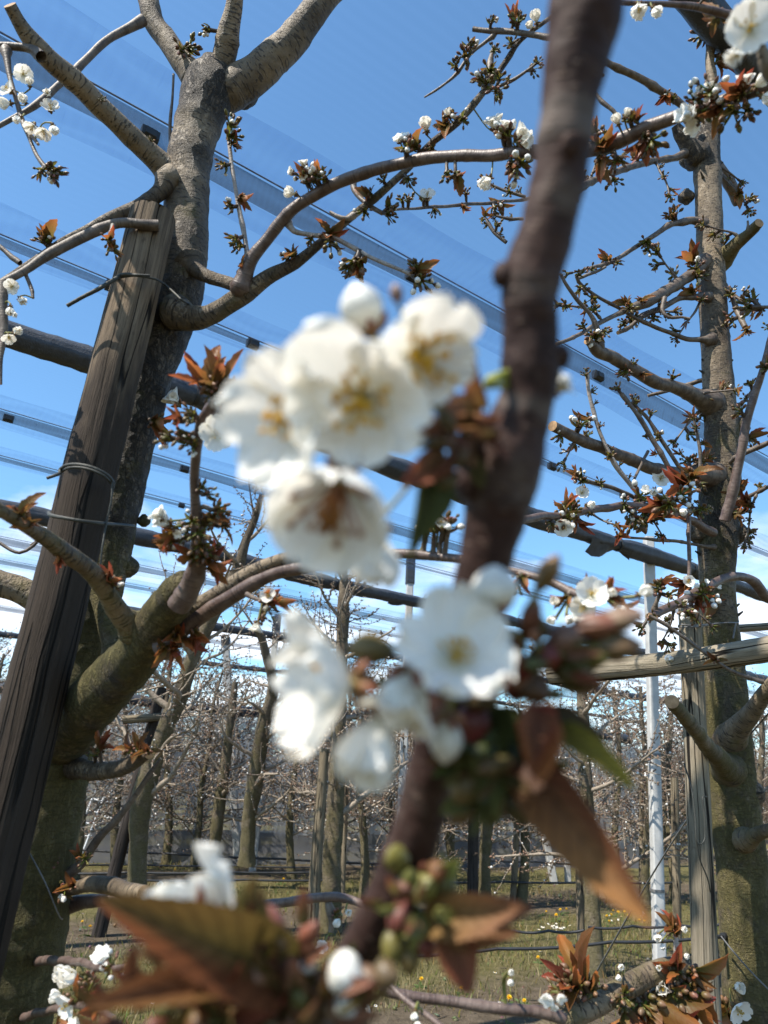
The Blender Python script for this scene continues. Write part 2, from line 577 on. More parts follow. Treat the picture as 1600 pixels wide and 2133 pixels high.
def mat_net(name, alpha, c, line=0.0, scale=(60, 60), streak=0.0):
    g = G(name)
    b = g.n('BsdfDiffuse', {'Color': c}).outputs[0]
    t2 = g.n('BsdfTranslucent', {'Color': c}).outputs[0]
    b = g.n('MixShader', {0: .5, 1: b, 2: t2}).outputs[0]
    tr = g.n('BsdfTransparent').outputs[0]
    uv = g.n('SeparateXYZ', {0: g.n('UVMap', uv_map='uv').outputs[0]}).outputs
    f = g.math('ADD', alpha, 0.0)
    if line > 0:
        wv = g.noise(g.uv(.7, .7), 1.0, 2)
        l1 = g.math('SINE', g.math('ADD', g.math('MULTIPLY', uv[0], scale[0]), g.math('MULTIPLY', wv, 26.0)))
        l2 = g.math('SINE', g.math('ADD', g.math('MULTIPLY', uv[1], scale[1]), g.math('MULTIPLY', wv, 18.0)))
        f = g.math('ADD', f, g.math('MULTIPLY', g.math('ADD', l1, g.math('MULTIPLY', l2, .3)), line))
    if streak > 0:
        s1 = g.noise(g.uv(.55, 26.0), 1.0, 3, .7)
        f = g.math('ADD', f, g.math('MULTIPLY', g.ramp(s1, .6, .78), streak))
    f = g.math('MAXIMUM', f, 0.0)
    return g.done(g.n('MixShader', {0: f, 1: tr, 2: b}).outputs[0])


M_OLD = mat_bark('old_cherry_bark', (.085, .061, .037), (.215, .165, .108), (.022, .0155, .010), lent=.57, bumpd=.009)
M_MID = mat_bark('orchard_bark', (.125, .098, .066), (.215, .175, .125), (.05, .037, .025), lent=.58, rough=.85, uscale=.45, moss_c=(.085, .075, .028), bumpd=.012)
M_MIDTW = mat_twig('orchard_twig_bark', (.16, .125, .09), (.30, .25, .195), .7)
M_TWIG = mat_twig('twig_bark', (.066, .047, .035), (.150, .120, .094), .55)
M_PALE = mat_twig('pale_twig_bark', (.22, .18, .15), (.34, .30, .27), .55)
M_RED = mat_twig('red_shoot_bark', (.075, .048, .040), (.14, .102, .085), .45)
g = G('close_shoot_bark')
o = g.obj()
n1 = g.noise(o, 95, 4, .65); n2 = g.noise(o, 30, 3); st = g.noise(g.uv(35, 420), 1.0, 3, .6)
b_ = g.mix(g.ramp(n2, .3, .7), (.021, .0098, .008), (.048, .024, .018))
b_ = g.mix(g.math('MULTIPLY', g.ramp(n1, .48, .7), .5), b_, (.075, .045, .036))
b_ = g.mix(g.math('MULTIPLY', g.ramp(st, .55, .66), .55), b_, (.010, .006, .005))
gk = g.ramp(g.math('ADD', g.sep(g.col())[0], g.math('SUBTRACT', g.noise(o, 70, 4, .7), .62)), .0, .35)
b_ = g.mix(g.math('MULTIPLY', gk, .8), b_, g.mix(n1, (.07, .052, .044), (.15, .12, .10)))
le_ = g.ramp(g.n('TexVoronoi', {'Vector': g.uv(170, 330), 'Scale': 1.0}).outputs[0], .22, .12)
b_ = g.mix(g.math('MULTIPLY', le_, .5), b_, (.13, .085, .06))
M_FG = g.done(g.bsdf(b_, .7, g.bump(g.math('ADD', st, g.math('ADD', n1, le_)), .6, .0008), .2))
M_FGG = mat_twig('close_shoot_grey_bark', (.085, .066, .056), (.12, .098, .082), .6, us=1.6)
M_CUT = mat_plain('cut_wood', (.33, .2, .1), .8, 90, .35)
M_POST = mat_wood('weathered_post_wood', (.30, .225, .150), (.17, .125, .085), (.022, .0165, .013), stain_z=2.27)
M_POST2 = mat_wood('grey_post_wood', (.30, .255, .19), (.19, .165, .12), (.055, .045, .03))
M_STAKE = mat_wood('orchard_stake_wood', (.21, .17, .115), (.13, .105, .07), (.035, .028, .02), us=.6)
M_STAKED = mat_wood('tarred_stake_wood', (.05, .04, .035), (.03, .025, .022), (.012, .010, .009), us=.6)
M_CONC = mat_plain('white_concrete', (.37, .37, .36), .85, 14, .12, .35, bd=.004)
M_CONCG = mat_plain('grey_concrete', (.27, .27, .26), .85, 14, .15, .35, bd=.004)
M_PLAST = mat_plain('black_plastic', (.018, .019, .021), .45, 30, .3, .1)
M_ROLL = mat_plain('grey_net_wrap', (.034, .039, .050), .5, 26, .35, .5, spec=.45, bd=.012)
M_TIE = mat_plain('dark_tie_rubber', (.035, .036, .03), .6, 60, .3, .3)
M_WIRE = mat_plain('steel_wire', (.12, .12, .12), .5, 40, .3, .1)
M_ALU = mat_plain('aluminium', (.62, .63, .64), .45, 30, .1, .1, metal=.3)
M_BOLT = mat_plain('zinc_bolt', (.55, .57, .58), .35, 80, .2, .2, metal=.8)
M_PET = mat_petal()
M_BUD = mat_col('bud_scales', .45, .12, 320, .45)
M_LEAF = mat_col('young_leaf', .42, .5, 130, .3, veins=True)
M_STAM = mat_col('stamens', .6, .3, 200, .1)
M_NET = mat_net('hail_net_mesh', .006, (.25, .45, .85), .012, (120, 0), .010)
M_BAND = mat_net('folded_net_wide', .16, (.02, .075, .26), .05, (9, 110), .12)
M_BAND2 = mat_net('folded_net_dense', .70, (.05, .075, .12), .05, (9, 200), .2)
M_WALL = mat_net('wind_net', .52, (.50, .49, .475), .05, (60, 60), .06)
M_WALLF = mat_net('wind_net_fold', .55, (.60, .60, .60), .05, (60, 60), .06)
M_SKIRT = mat_net('ground_skirt_film', .86, (.15, .152, .16), .04, (20, 40), .1)

# ------------------------------------------------------------------ world and light
SUN_AZ, SUN_EL = math.radians(-124), math.radians(54)     # azimuth from +Y, clockwise seen from above
sdir = np.array([math.sin(SUN_AZ) * math.cos(SUN_EL), math.cos(SUN_AZ) * math.cos(SUN_EL), math.sin(SUN_EL)])
W = bpy.data.worlds.new("World")
SC.world = W
W.use_nodes = True
nt = W.node_tree
nt.nodes.clear()


def wn(t, ins=None, **kw):
    nd = nt.nodes.new('ShaderNode' + t)
    for k, v in kw.items():
        setattr(nd, k, v)
    for k, v in (ins or {}).items():
        if isinstance(v, bpy.types.NodeSocket):
            nt.links.new(v, nd.inputs[k])
        else:
            nd.inputs[k].default_value = v
    return nd


sky = wn('TexSky', sky_type='NISHITA')
sky.sun_disc = False
sky.sun_elevation = SUN_EL
sky.sun_rotation = SUN_AZ
sky.air_density = 1.0
sky.dust_density = .25
sky.ozone_density = 4.5
tc = wn('TexCoord').outputs['Generated']
sp = wn('SeparateXYZ', {0: tc}).outputs
den = wn('Math', {0: sp[2], 1: .12}, operation='ADD').outputs[0]
cx = wn('Math', {0: sp[0], 1: den}, operation='DIVIDE').outputs[0]
cy = wn('Math', {0: sp[1], 1: den}, operation='DIVIDE').outputs[0]
cv = wn('CombineXYZ', {0: cx, 1: cy, 2: 0.0}).outputs[0]
cn = wn('TexNoise', {'Vector': cv, 'Scale': 1.15, 'Detail': 7.0, 'Roughness': .52, 'Distortion': .3}).outputs[0]
low = wn('MapRange', {0: sp[2], 1: .16, 2: .46, 3: .13, 4: -.12}).outputs[0]       # clouds crowd towards the horizon
cm_ = wn('MapRange', {0: wn('Math', {0: cn, 1: low}, operation='ADD').outputs[0], 1: .55, 2: .74, 3: 0.0, 4: .85}).outputs[0]
tint = wn('Mix', {0: 1.0, 6: sky.outputs[0], 7: (.80, 1.0, 1.0, 1)}, data_type='RGBA', blend_type='MULTIPLY').outputs[2]
mixw = wn('Mix', {0: cm_, 6: tint, 7: (6.2, 6.4, 6.8, 1)}, data_type='RGBA').outputs[2]
bg = wn('Background', {'Color': mixw, 'Strength': .128})
wo = wn('OutputWorld', {'Surface': bg.outputs[0]})

sl = bpy.data.lights.new('sun', 'SUN')
sl.energy = 4.6
sl.angle = math.radians(.53)
sl.color = (1.0, .93, .82)
so = bpy.data.objects.new('sun', sl)
COL.objects.link(so)
so.rotation_euler = Vector(list(-sdir)).to_track_quat('-Z', 'Y').to_euler()

cd = bpy.data.cameras.new('camera')
cam = bpy.data.objects.new('camera', cd)
COL.objects.link(cam)
Mc = np.eye(4)
Mc[:3, 0], Mc[:3, 1], Mc[:3, 2], Mc[:3, 3] = RT, UP, -FWD, CAM
cam.matrix_world = Matrix([list(r) for r in Mc])
cd.sensor_fit = 'VERTICAL'
cd.sensor_height = 36.0
cd.sensor_width = 27.0
cd.lens = 36.0 * F / 2133.0
cd.clip_start = .01
cd.clip_end = 2000
cd.dof.use_dof = True
cd.dof.focus_distance = 1.9
cd.dof.aperture_fstop = 7.8
SC.camera = cam
SC.view_settings.view_transform = 'Standard'
SC.view_settings.look = 'None'
SC.view_settings.exposure = 1.0
SC.cycles.transparent_max_bounces = 24
SC.cycles.max_bounces = 6
SC.cycles.use_denoising = True

# ------------------------------------------------------------------ small repeated parts, nominal size 1
GRB, BRN, RED, BRZ, GRN = (.085, .08, .024), (.085, .045, .022), (.26, .05, .03), (.20, .085, .03), (.13, .15, .028)


def jit(c, a=.25):
    k = 1 + (rng.random() - .5) * 2 * a
    return tuple(x * k * (1 + (rng.random() - .5) * a) for x in c)


def rdir(zmin=-.2):
    while True:
        v = np.array([rng.uniform(-1, 1), rng.uniform(-1, 1), rng.uniform(-1, 1)])
        if .1 < np.linalg.norm(v) < 1 and nrm(v)[2] > zmin:
            return nrm(v)


def proto_buds(seed, nb=8, nl=4, white=0, leafL=.5):
    rng.seed(seed)
    mb = MB()
    tube(mb, [(0, 0, -.06), (0.02, 0, .16), (0, .02, .32)], [.085, .095, .10], 7, mat=0, col=np.array([.06, .042, .03, 1]))
    for i in range(5):          # bud scales
        d = rdir(.0)
        ellipsoid(mb, (0, 0, .18 + .12 * rng.random()), d, .2, .055, 6, 4, jit(BRN), jit(BRN))
    for i in range(nb):
        d = nrm(rdir(-.1) + np.array([0, 0, .35]))
        l0 = rng.uniform(.12, .36)
        p0 = np.array([0, 0, .28]); p1 = p0 + d * l0
        tube(mb, [p0, (p0 + p1) / 2 + np.array([0, 0, .02]), p1], [.028, .024, .024], 5, col=np.array(list(jit(GRN)) + [1]), cap=(False, False))
        w = i < white
        L = rng.uniform(.2, .33)
        if w:
            ellipsoid(mb, p1, d, L, .092, 8, 6, jit(BRN), (.78, .77, .72), ridge=.05, peak=.6, split=.42)
        else:
            ellipsoid(mb, p1, d, L, rng.uniform(.055, .085), 7, 5, jit(GRB, .4), jit(rng.choice([BRN, (.15, .075, .04), (.13, .12, .04), (.22, .10, .07), (.12, .05, .03)])), ridge=.09)
    for i in range(nl):
        d = nrm(rdir(-.2) + np.array([0, 0, .3]))
        L = leafL * rng.uniform(.6, 1.15)
        c1 = jit(rng.choice([BRZ, RED, BRZ, (.16, .12, .03)]))
        leaf_mesh(mb, frame((0, 0, .26), d, rdir(-1)), L, L * rng.uniform(.34, .52), fold=rng.uniform(.4, 1.0), curl=rng.uniform(-.5, .9), nl=6, col0=jit(GRN), col1=c1, mat=1)
    return mb.mesh('bud_cluster', [M_BUD, M_LEAF])


def proto_leafy(seed, nl=6, nb=5):
    rng.seed(seed)
    mb = MB()
    tube(mb, [(0, 0, -.05), (0, 0, .16)], [.06, .055], 7, col=np.array([.07, .045, .03, 1]))
    for i in range(4):
        ellipsoid(mb, (0, 0, .1), nrm(rdir(.1)), .2, .05, 6, 4, jit(GRN), jit(BRN))
    for i in range(nb):
        d = nrm(rdir(-.1) + np.array([0, 0, .1])); p0 = np.array([0, 0, .14]); p1 = p0 + d * rng.uniform(.08, .22)
        tube(mb, [p0, p1], [.018, .016], 5, col=np.array(list(jit(GRN)) + [1]), cap=(False, False))
        ellipsoid(mb, p1, d, .16, .052, 7, 5, jit(GRB), jit((.22, .10, .06)), ridge=.06)
    for i in range(nl):
        d = nrm(rdir(.0) * .9 + np.array([0, 0, .75]))
        L = rng.uniform(.38, .85)
        c1 = jit(rng.choice([(.36, .07, .04), (.42, .11, .04), (.46, .15, .045), BRZ]))
        leaf_mesh(mb, frame((d[0] * .05, d[1] * .05, .12), d, np.array([-d[0], -d[1], .5]) + rdir(-1) * .6), L, L * rng.uniform(.40, .56), fold=rng.uniform(.35, 1.05), curl=rng.uniform(-1.0, .9), nl=9, col0=jit(rng.choice([(.13, .10, .028), (.10, .11, .025), (.16, .07, .03)])), col1=c1, mat=1, serr=.09, wave=.12)
    return mb.mesh('leaf_cluster', [M_BUD, M_LEAF])


def proto_blossom(seed, kind='open'):
    rng.seed(seed)
    mb = MB()
    el = {'open': .3, 'half': .85, 'side': .55}[kind]
    for k in range(5):
        petal_mesh(mb, petal_frame(k + rng.uniform(-.1, .1), el + rng.uniform(-.12, .12), off=.03), .5 * rng.uniform(.92, 1.06), .46 * rng.uniform(.92, 1.1), cup={'open': .35, 'half': .6, 'side': .4}[kind], side=.28, ruffle=.055, nl=7, ns=6, seed=seed * 5 + k)
    stamens_mesh(mb, .27, 16, mat=1, seed=seed, thick=1.3)
    ellipsoid(mb, (0, 0, .03), (0, 0, -1), .26, .075, 7, 5, (.2, .19, .06), (.16, .06, .035), mat=1)
    for k in range(5):
        a = 2 * PI * (k + .5) / 5
        ellipsoid(mb, (0, 0, .0), (math.cos(a), math.sin(a), -.45), .2, .04, 5, 4, (.17, .16, .05), (.2, .07, .04), mat=1)
    return mb.mesh('blossom', [M_PET, M_STAM])


def proto_ball(seed):
    rng.seed(seed)
    mb = MB()
    for k in range(5):
        petal_mesh(mb, petal_frame(k + rng.uniform(-.1, .1), 1.18 + rng.uniform(-.06, .1), off=.05), .95, .78, cup=1.15, side=.62, ruffle=.03, nl=9, ns=7, seed=seed * 5 + k, notch=.03)
    ellipsoid(mb, (0, 0, -.1), (0, 0, 1), .45, .15, 8, 5, (.14, .13, .04), (.2, .08, .05), mat=1)
    for k in range(5):
        a = 2 * PI * (k + .5) / 5
        ellipsoid(mb, (math.cos(a) * .08, math.sin(a) * .08, .0), (math.cos(a) * .65, math.sin(a) * .65, .75), .36, .07, 5, 4, (.15, .13, .05), (.22, .08, .05), mat=1)
    return mb.mesh('flower_bud', [M_PET, M_STAM])


P_BUD = [proto_buds(100 + i, nb=rng.randint(6, 9), nl=3 + i % 3, white=(0, 0, 1, 0, 2, 0)[i]) for i in range(6)]
P_BUDW = [proto_buds(120 + i, nb=9, nl=4, white=4) for i in range(2)]
P_LEAF = [proto_leafy(140 + i, nl=5 + i % 3, nb=4 + i % 3) for i in range(5)]
P_OPEN = [proto_blossom(160 + i, 'open') for i in range(4)]
P_HALF = [proto_blossom(170 + i, 'half') for i in range(3)]
P_BALL = [proto_ball(180 + i) for i in range(3)]
rng.seed(5)


class Tree:
    def __init__(s, name, label, cat, base, group=None):
        s.root = thing(name, label, cat, base, group)
        s.S = []

    def path(s, pts, Y0, Y1, step, bump=0.0, seed=0):
        """pixel polyline (x, y, radius px) with world Y running from Y0 to Y1 -> resampled world path"""
        A = np.array(pts, float)
        L = np.concatenate([[0], np.cumsum(np.linalg.norm(np.diff(A[:, :2], axis=0), axis=1))])
        t = L / L[-1]
        W4 = []
        for (x, y, r), k in zip(A, t):
            Y = Y0 + (Y1 - Y0) * k
            d = dY(x, y, Y)
            P = CAM + ray(x, y) * d
            W4.append([*P, r * d / F])
        W4 = catmull(W4, step)
        if bump > 0:
            rr = random.Random(seed)
            n = len(W4)
            m = np.ones(n)
            i = 0
            while i < n:
                i += rr.randint(4, 11)
                if i < n:
                    w = rr.uniform(.6, 1.5)
                    m += bump * rr.uniform(.3, 1) * np.exp(-((np.arange(n) - i) / w) ** 2)
            W4[:, 3] *= m
        return W4

    def add(s, obj, W4):
        for i in range(0, len(W4)):
            x, y = proj(W4[i, :3])
            t = W4[min(i + 1, len(W4) - 1), :3] - W4[max(i - 1, 0), :3]
            s.S.append((x, y, depth(W4[i, :3]), W4[i, :3], nrm(t), obj, W4[i, 3]))

    def near(s, x, y, dmax=None):
        c = s.S if dmax is None else [q for q in s.S if q[2] < dmax]
        return min(c, key=lambda q: (q[0] - x) ** 2 + (q[1] - y) ** 2)

    def branch(s, pts, Y0, Y1, mat=None, n=10, step=.012, bump=.12, cl=None, cap='cut', name='branch', col=None, disp=.05, wiggle=.004, flare=.5, rs=1.0):
        sd = len(s.S) % 977
        W4 = s.path(pts, Y0, Y1, step, bump, sd)
        W4[:, 3] *= rs
        r0 = float(np.max(W4[:, 3]))
        k = len(W4)
        if s.S and flare > 0:
            PS = np.array([z[3] for z in s.S])
            q = s.S[int(np.argmin(np.sum((PS - W4[0, :3]) ** 2, axis=1)))]
            rb0 = float(W4[min(3, k - 1), 3])
            if q[6] > rb0 * .9 and np.linalg.norm(q[3] - W4[0, :3]) < q[6] * 1.6:
                ns_ = 5
                tt_ = (np.arange(ns_) / ns_)[:, None]
                pre = np.hstack([q[3][None] * (1 - tt_) + W4[0:1, :3] * tt_, (rb0 * .25) * (1 - tt_) + min(rb0, W4[0, 3]) * .9 * tt_])
                if np.linalg.norm(q[3] - W4[0, :3]) > 1e-4:
                    W4 = np.vstack([pre, W4])
                    k = len(W4)
                dc = np.array([np.linalg.norm(p - q[3] - q[4] * np.dot(p - q[3], q[4])) for p in W4[:, :3]])
                ib = int(np.argmax(dc > q[6] * .78)) if np.any(dc > q[6] * .78) else 0
                rb = float(W4[min(ib + 3, k - 1), 3])
                sl_ = np.concatenate([[0], np.cumsum(np.linalg.norm(np.diff(W4[:, :3], axis=0), axis=1))])
                x_ = np.clip(sl_ - sl_[ib], 0, None) / max(rb, 1e-4)
                fl = 1 + flare * np.exp(-(x_ / .9))
                if ib > 0:
                    W4[:ib, 3] = np.minimum(W4[:ib, 3], rb)
                    fl[:ib] = np.interp(sl_[:ib] / sl_[ib], [0, .5, 1], [.4, 1 + flare, 1 + flare])
                W4[:, 3] *= fl
        if wiggle:
            for i in range(2, k):
                p = Vector(W4[i, :3]) * 14
                W4[i, :3] += np.array(mnoise.noise_vector(p)) * min(wiggle, W4[i, 3] * .8)
        mb = MB()
        tube(mb, W4[:, :3], W4[:, 3], n, col=col if col is not None else np.array([.12, 0, 0, 1]), disp=disp, dscale=.35 / max(r0, .003), seed=sd, cap=(False, True), tipmat=1 if cap == 'cut' else None)
        o = mb.build(name, [mat or M_TWIG, M_CUT], s.root)
        s.add(o, W4)
        if cl:
            s.clusters(o, W4, **cl)
        return o, W4

    def clusters(s, o, W4, every=60, size=55, leafy=.2, white=.0, start=.08, end=1.0, tip=True):
        px = np.array([proj(p) for p in W4[:, :3]])
        L = np.concatenate([[0], np.cumsum(np.linalg.norm(np.diff(px, axis=0), axis=1))])
        l = L[-1] * start + every * rng.random() * .6
        while l < L[-1] * end:
            i = int(np.searchsorted(L, l)); i = min(i, len(W4) - 1)
            t = nrm(W4[min(i + 1, len(W4) - 1), :3] - W4[max(i - 1, 0), :3])
            side = nrm(np.cross(t, rdir(-1)))
            s.put(o, W4[i, :3] + side * W4[i, 3] * .8, nrm(side + t * .5 + np.array([0, 0, .15])), size * rng.uniform(.45, 1.3), leafy, white)
            l += every * rng.uniform(.55, 1.5)
        if tip and end >= 1:
            t = nrm(W4[-1, :3] - W4[-3, :3])
            s.put(o, W4[-1, :3], t, size * rng.uniform(.8, 1.15), leafy + .1, white)

    def put(s, o, P, ax, size, leafy=.2, white=0.0):
        q = rng.random()
        sc = size * depth(P) / F
        if q < leafy:
            link('leaf_cluster', rng.choice(P_LEAF), o, frameZ(P, ax, rng.random() * 6, sc * 1.05))
        elif q < leafy + white:
            link('bud_cluster', rng.choice(P_BUDW), o, frameZ(P, ax, rng.random() * 6, sc))
        else:
            link('bud_cluster', rng.choice(P_BUD), o, frameZ(P, ax, rng.random() * 6, sc))

    def bloom(s, x, y, size, kind='open', ax=None, front=.0):
        """a blossom drawn at pixel x,y, carried by a stalk from the nearest wood"""
        q = s.near(x, y)
        inside = math.hypot(q[0] - x, q[1] - y) < q[6] * F / q[2] * 1.15
        d = q[2] - front - .004 - (q[6] * 1.05 if inside else 0)
        P = pD(x, y, d)
        sc = size * d / F
        if ax is None:
            out = P - q[3]
            ax = nrm(nrm(out + 1e-6) * .7 + camvec(rng.uniform(-.4, .4), rng.uniform(-.3, .4), .75))
        else:
            ax = camvec(*ax)
        me = rng.choice({'open': P_OPEN, 'half': P_HALF, 'ball': P_BALL}[kind])
        if kind == 'ball':
            P = P - ax * sc * .45
        o = link('blossom' if kind != 'ball' else 'flower_bud', me, q[5], frameZ(P, ax, rng.random() * 6, sc))
        b = P - ax * sc * (.2 if kind != 'ball' else .08)
        g = np.linalg.norm(b - q[3])
        if g > .006:
            mb = MB()
            m = (b + q[3]) / 2 - ax * g * .25 + np.array([0, 0, .1 * g])
            w = catmull([[*q[3], .0013], [*m, .0011], [*b, .0014]], g / 6)
            tube(mb, w[:, :3], w[:, 3], 6, col=np.array([.17, .17, .045, 1]))
            mb.build('stalk', [M_BUD], q[5])
        return o

    def leafy(s, x, y, size, ax=None, buds=False, white=False):
        q = s.near(x, y)
        inside = math.hypot(q[0] - x, q[1] - y) < q[6] * F / q[2] * 1.05
        v = pD(x, y, q[2] - .01 - (q[6] if inside else 0)) - q[3]
        a = nrm(v * 1.0 + 1e-5) if ax is None else camvec(*ax)
        c = q[3] + nrm(v + 1e-6) * q[6] * .6
        dd = np.linalg.norm(v)
        sc = size * q[2] / F
        if dd > sc * .5:
            mb = MB()
            e = q[3] + v * (1 - .45 * sc / dd)
            w = catmull([[*q[3], .003], [*((q[3] + e) / 2 + np.array([0, 0, .004])), .0026], [*e, .0026]], dd / 5)
            tube(mb, w[:, :3], w[:, 3], 7, col=np.array([0, 0, 0, 1]), disp=.15, dscale=200)
            mb.build('spur', [M_TWIG], q[5])
            c = e
        pool = P_BUDW if white else (P_BUD if buds else P_LEAF)
        link('bud_cluster' if (buds or white) else 'leaf_cluster', rng.choice(pool), q[5], frameZ(c, a, rng.random() * 6, sc))


# ------------------------------------------------------------------ left cherry tree
LT = Tree('cherry_tree', 'thick leaning mossy cherry tree tied to the dark weathered post', 'tree', pY(-60, 2350, 1.25) * np.array([1, 1, 0]))
tp = [(-75, 2420, 135), (-45, 2250, 128), (-12, 2100, 120), (22, 1930, 112), (62, 1720, 98), (110, 1510, 88), (160, 1310, 76), (212, 1110, 66), (258, 930, 60), (300, 780, 58), (338, 680, 60), (368, 610, 53), (386, 510, 46), (388, 440, 45), (394, 340, 44), (412, 260, 46), (432, 200, 55), (445, 165, 50), (452, 140, 30)]
W4 = LT.path(tp, 1.25, 1.12, .006)
px = np.array([proj(p) for p in W4[:, :3]])
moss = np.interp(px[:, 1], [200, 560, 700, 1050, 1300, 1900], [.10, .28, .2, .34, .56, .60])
crk_dark = np.interp(px[:, 1], [130, 170, 235, 275, 300, 320, 345, 370, 400, 560, 640, 720, 1100, 1300, 1600, 2000], [1, 1, .95, .15, .15, .6, .6, .15, .08, .15, .85, .95, .85, .5, .45, .7])  # cracked bark; higher values at the foot also paint its shade into the colour
W4[:, 3] *= 1 + .07 * np.exp(-((px[:, 1] - 330) / 14) ** 2) + .06 * np.exp(-((px[:, 1] - 395) / 12) ** 2) + .05 * np.exp(-((px[:, 1] - 262) / 10) ** 2)
mb = MB()
tube(mb, W4[:, :3], W4[:, 3], 72, col=np.stack([moss, crk_dark, 0 * moss, 0 * moss + 1], 1), disp=.055, dscale=22, rag=.35, seed=1)
# burls and knots grown on the trunk
for (x, y, r, dd) in ((352, 660, 40, -.005), (395, 655, 30, 0), (262, 1180, 26, .0), (300, 1085, 14, -.01), (440, 170, 52, 0), (508, 195, 32, .02)):
    d = dY(x, y, 1.2) + dd
    P = pD(x, y, d); rr = r * d / F
    w = catmull([[*(P - UP * rr * .9), rr * .35], [*(P - UP * rr * .4), rr * .9], [*(P + UP * rr * .3), rr * .92], [*(P + UP * rr), rr * .3]], rr * .12)
    m_ = float(np.interp(y, [200, 700, 1200, 1900], [.1, .3, .5, .6]))
    tube(mb, w[:, :3], w[:, 3], 36, col=np.array([m_, .7, 0, 1]), disp=.16, dscale=30, rag=.6, seed=int(x))
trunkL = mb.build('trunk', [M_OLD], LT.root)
LT.add(trunkL, W4)
BC = np.array([.12, .12, 0, 1]); BM = np.array([.42, .25, 0, 1]); BS = np.array([.15, .05, 0, 1])
bk = dict(mat=M_OLD, n=28, step=.007, bump=.05, disp=.05)
LT.branch([(436, 205, 30), (405, 160, 27), (375, 125, 22), (345, 80, 22), (322, 45, 21), (308, 0, 21), (295, -70, 20)], 1.135, 1.1, flare=.15, col=BS, **bk)
LT.branch([(452, 195, 26), (462, 135, 26), (472, 85, 22), (482, 40, 19), (489, 0, 17), (496, -70, 16)], 1.135, 1.0, flare=.15, col=np.array([.1, .1, 0, 1]), **bk)
LT.branch([(440, 225, 30), (488, 186, 38), (525, 160, 37), (565, 125, 35), (605, 85, 33), (640, 45, 29), (675, 0, 27), (725, -60, 26)], 1.135, 1.05, flare=.05, col=BS, **bk)
LT.branch([(380, 385, 26), (360, 364, 28), (335, 338, 24), (300, 308, 22), (262, 275, 21), (215, 228, 21), (180, 192, 22), (140, 155, 22), (105, 125, 21), (72, 90, 20), (45, 52, 15), (20, 8, 13)], 1.145, .86, flare=.25, col=np.array([.22, .06, 0, 1]), **bk)
LT.branch([(298, 42, 12), (275, 55, 10), (235, 75, 8), (195, 110, 8), (150, 155, 8), (118, 180, 7), (88, 205, 8), (50, 232, 6), (0, 260, 5), (-40, 280, 4)], 1.08, 1.0, mat=M_TWIG, n=12)
LT.branch([(86, 118, 12), (65, 100, 9), (40, 97, 8), (5, 98, 8), (-30, 100, 8)], .9, .9, mat=M_TWIG, n=14)
LT.branch([(14, 98, 9), (18, 130, 7), (22, 165, 5), (32, 205, 5), (45, 250, 5), (62, 290, 4), (78, 325, 4), (96, 348, 5)], .9, .88, mat=M_TWIG, n=10)
LT.branch([(62, 280, 4), (72, 290, 4), (80, 300, 3)], .89, .87, mat=M_TWIG, n=8)
LT.branch([(352, 375, 24), (335, 398, 17), (300, 420, 15), (262, 440, 14), (220, 460, 12), (180, 480, 9), (130, 505, 8), (90, 530, 8), (40, 565, 8), (-10, 600, 8)], 1.1, 1.05, col=np.array([.05, .1, 0, 1]), **bk)
LT.branch([(330, 470, 12), (290, 468, 10), (250, 466, 10), (205, 475, 11), (165, 492, 11), (120, 520, 11), (75, 548, 9), (30, 575, 8), (-15, 605, 8)], 1.02, .95, mat=M_TWIG, n=18)
LT.branch([(42, 548, 6), (25, 535, 6), (10, 522, 5), (-15, 505, 5)], 1.0, 1.0, mat=M_TWIG)
LT.branch([(50, 565, 4), (58, 585, 4), (66, 608, 4), (68, 622, 3)], .97, .97, mat=M_TWIG)
LT.branch([(5, 590, 12), (5, 640, 10), (6, 690, 9), (2, 745, 6), (2, 800, 3)], .95, .95, mat=M_TWIG)
LT.branch([(236, 470, 6), (232, 485, 5), (230, 498, 5)], .98, .97, mat=M_TWIG, name='spur')
o_, w_ = LT.branch([(365, 650, 30), (395, 660, 25), (430, 655, 21), (465, 638, 20), (500, 615, 20), (535, 592, 17), (575, 568, 14), (615, 545, 12), (655, 515, 10), (700, 478, 9), (750, 437, 8), (795, 400, 8), (840, 360, 7), (870, 325, 7), (900, 298, 7), (935, 270, 7), (965, 240, 8), (1000, 200, 7), (1030, 160, 6), (1060, 120, 6), (1085, 85, 5), (1140, 42, 4), (1180, 10, 4)], 1.1, .82, mat=M_OLD, n=24, step=.007, bump=.07, disp=.06, col=np.array([.25, .3, 0, 1]))
o_, w_ = LT.branch([(498, 605, 22), (508, 580, 18), (515, 560, 15), (530, 530, 13), (555, 498, 12), (585, 460, 12), (620, 427, 12), (655, 405, 12), (690, 388, 12), (735, 370, 13), (775, 357, 12), (820, 345, 12), (870, 335, 12), (930, 328, 12), (1000, 322, 12), (1080, 318, 13), (1170, 316, 15), (1250, 303, 16), (1330, 272, 15), (1400, 246, 14), (1470, 220, 14), (1540, 198, 14), (1620, 172, 14)], 1.05, .62, mat=M_RED, n=22, step=.007, bump=.10, disp=.05, flare=.15)
LT.branch([(392, 548, 26), (402, 560, 17), (425, 572, 14), (455, 582, 13), (490, 595, 14), (515, 600, 14)], 1.12, 1.06, col=BC, **bk)
tw = dict(mat=M_TWIG, n=9, step=.01, bump=.3, rs=.86)
LT.branch([(1005, 192, 5), (1035, 180, 4), (1075, 162, 4), (1113, 136, 3)], .85, .8, **tw, cl=dict(every=34, size=34, leafy=.0))
LT.branch([(1145, 78, 8), (1110, 74, 7), (1080, 68, 7), (1040, 62, 7), (1010, 60, 6), (984, 58, 6)], .82, .86, **tw)
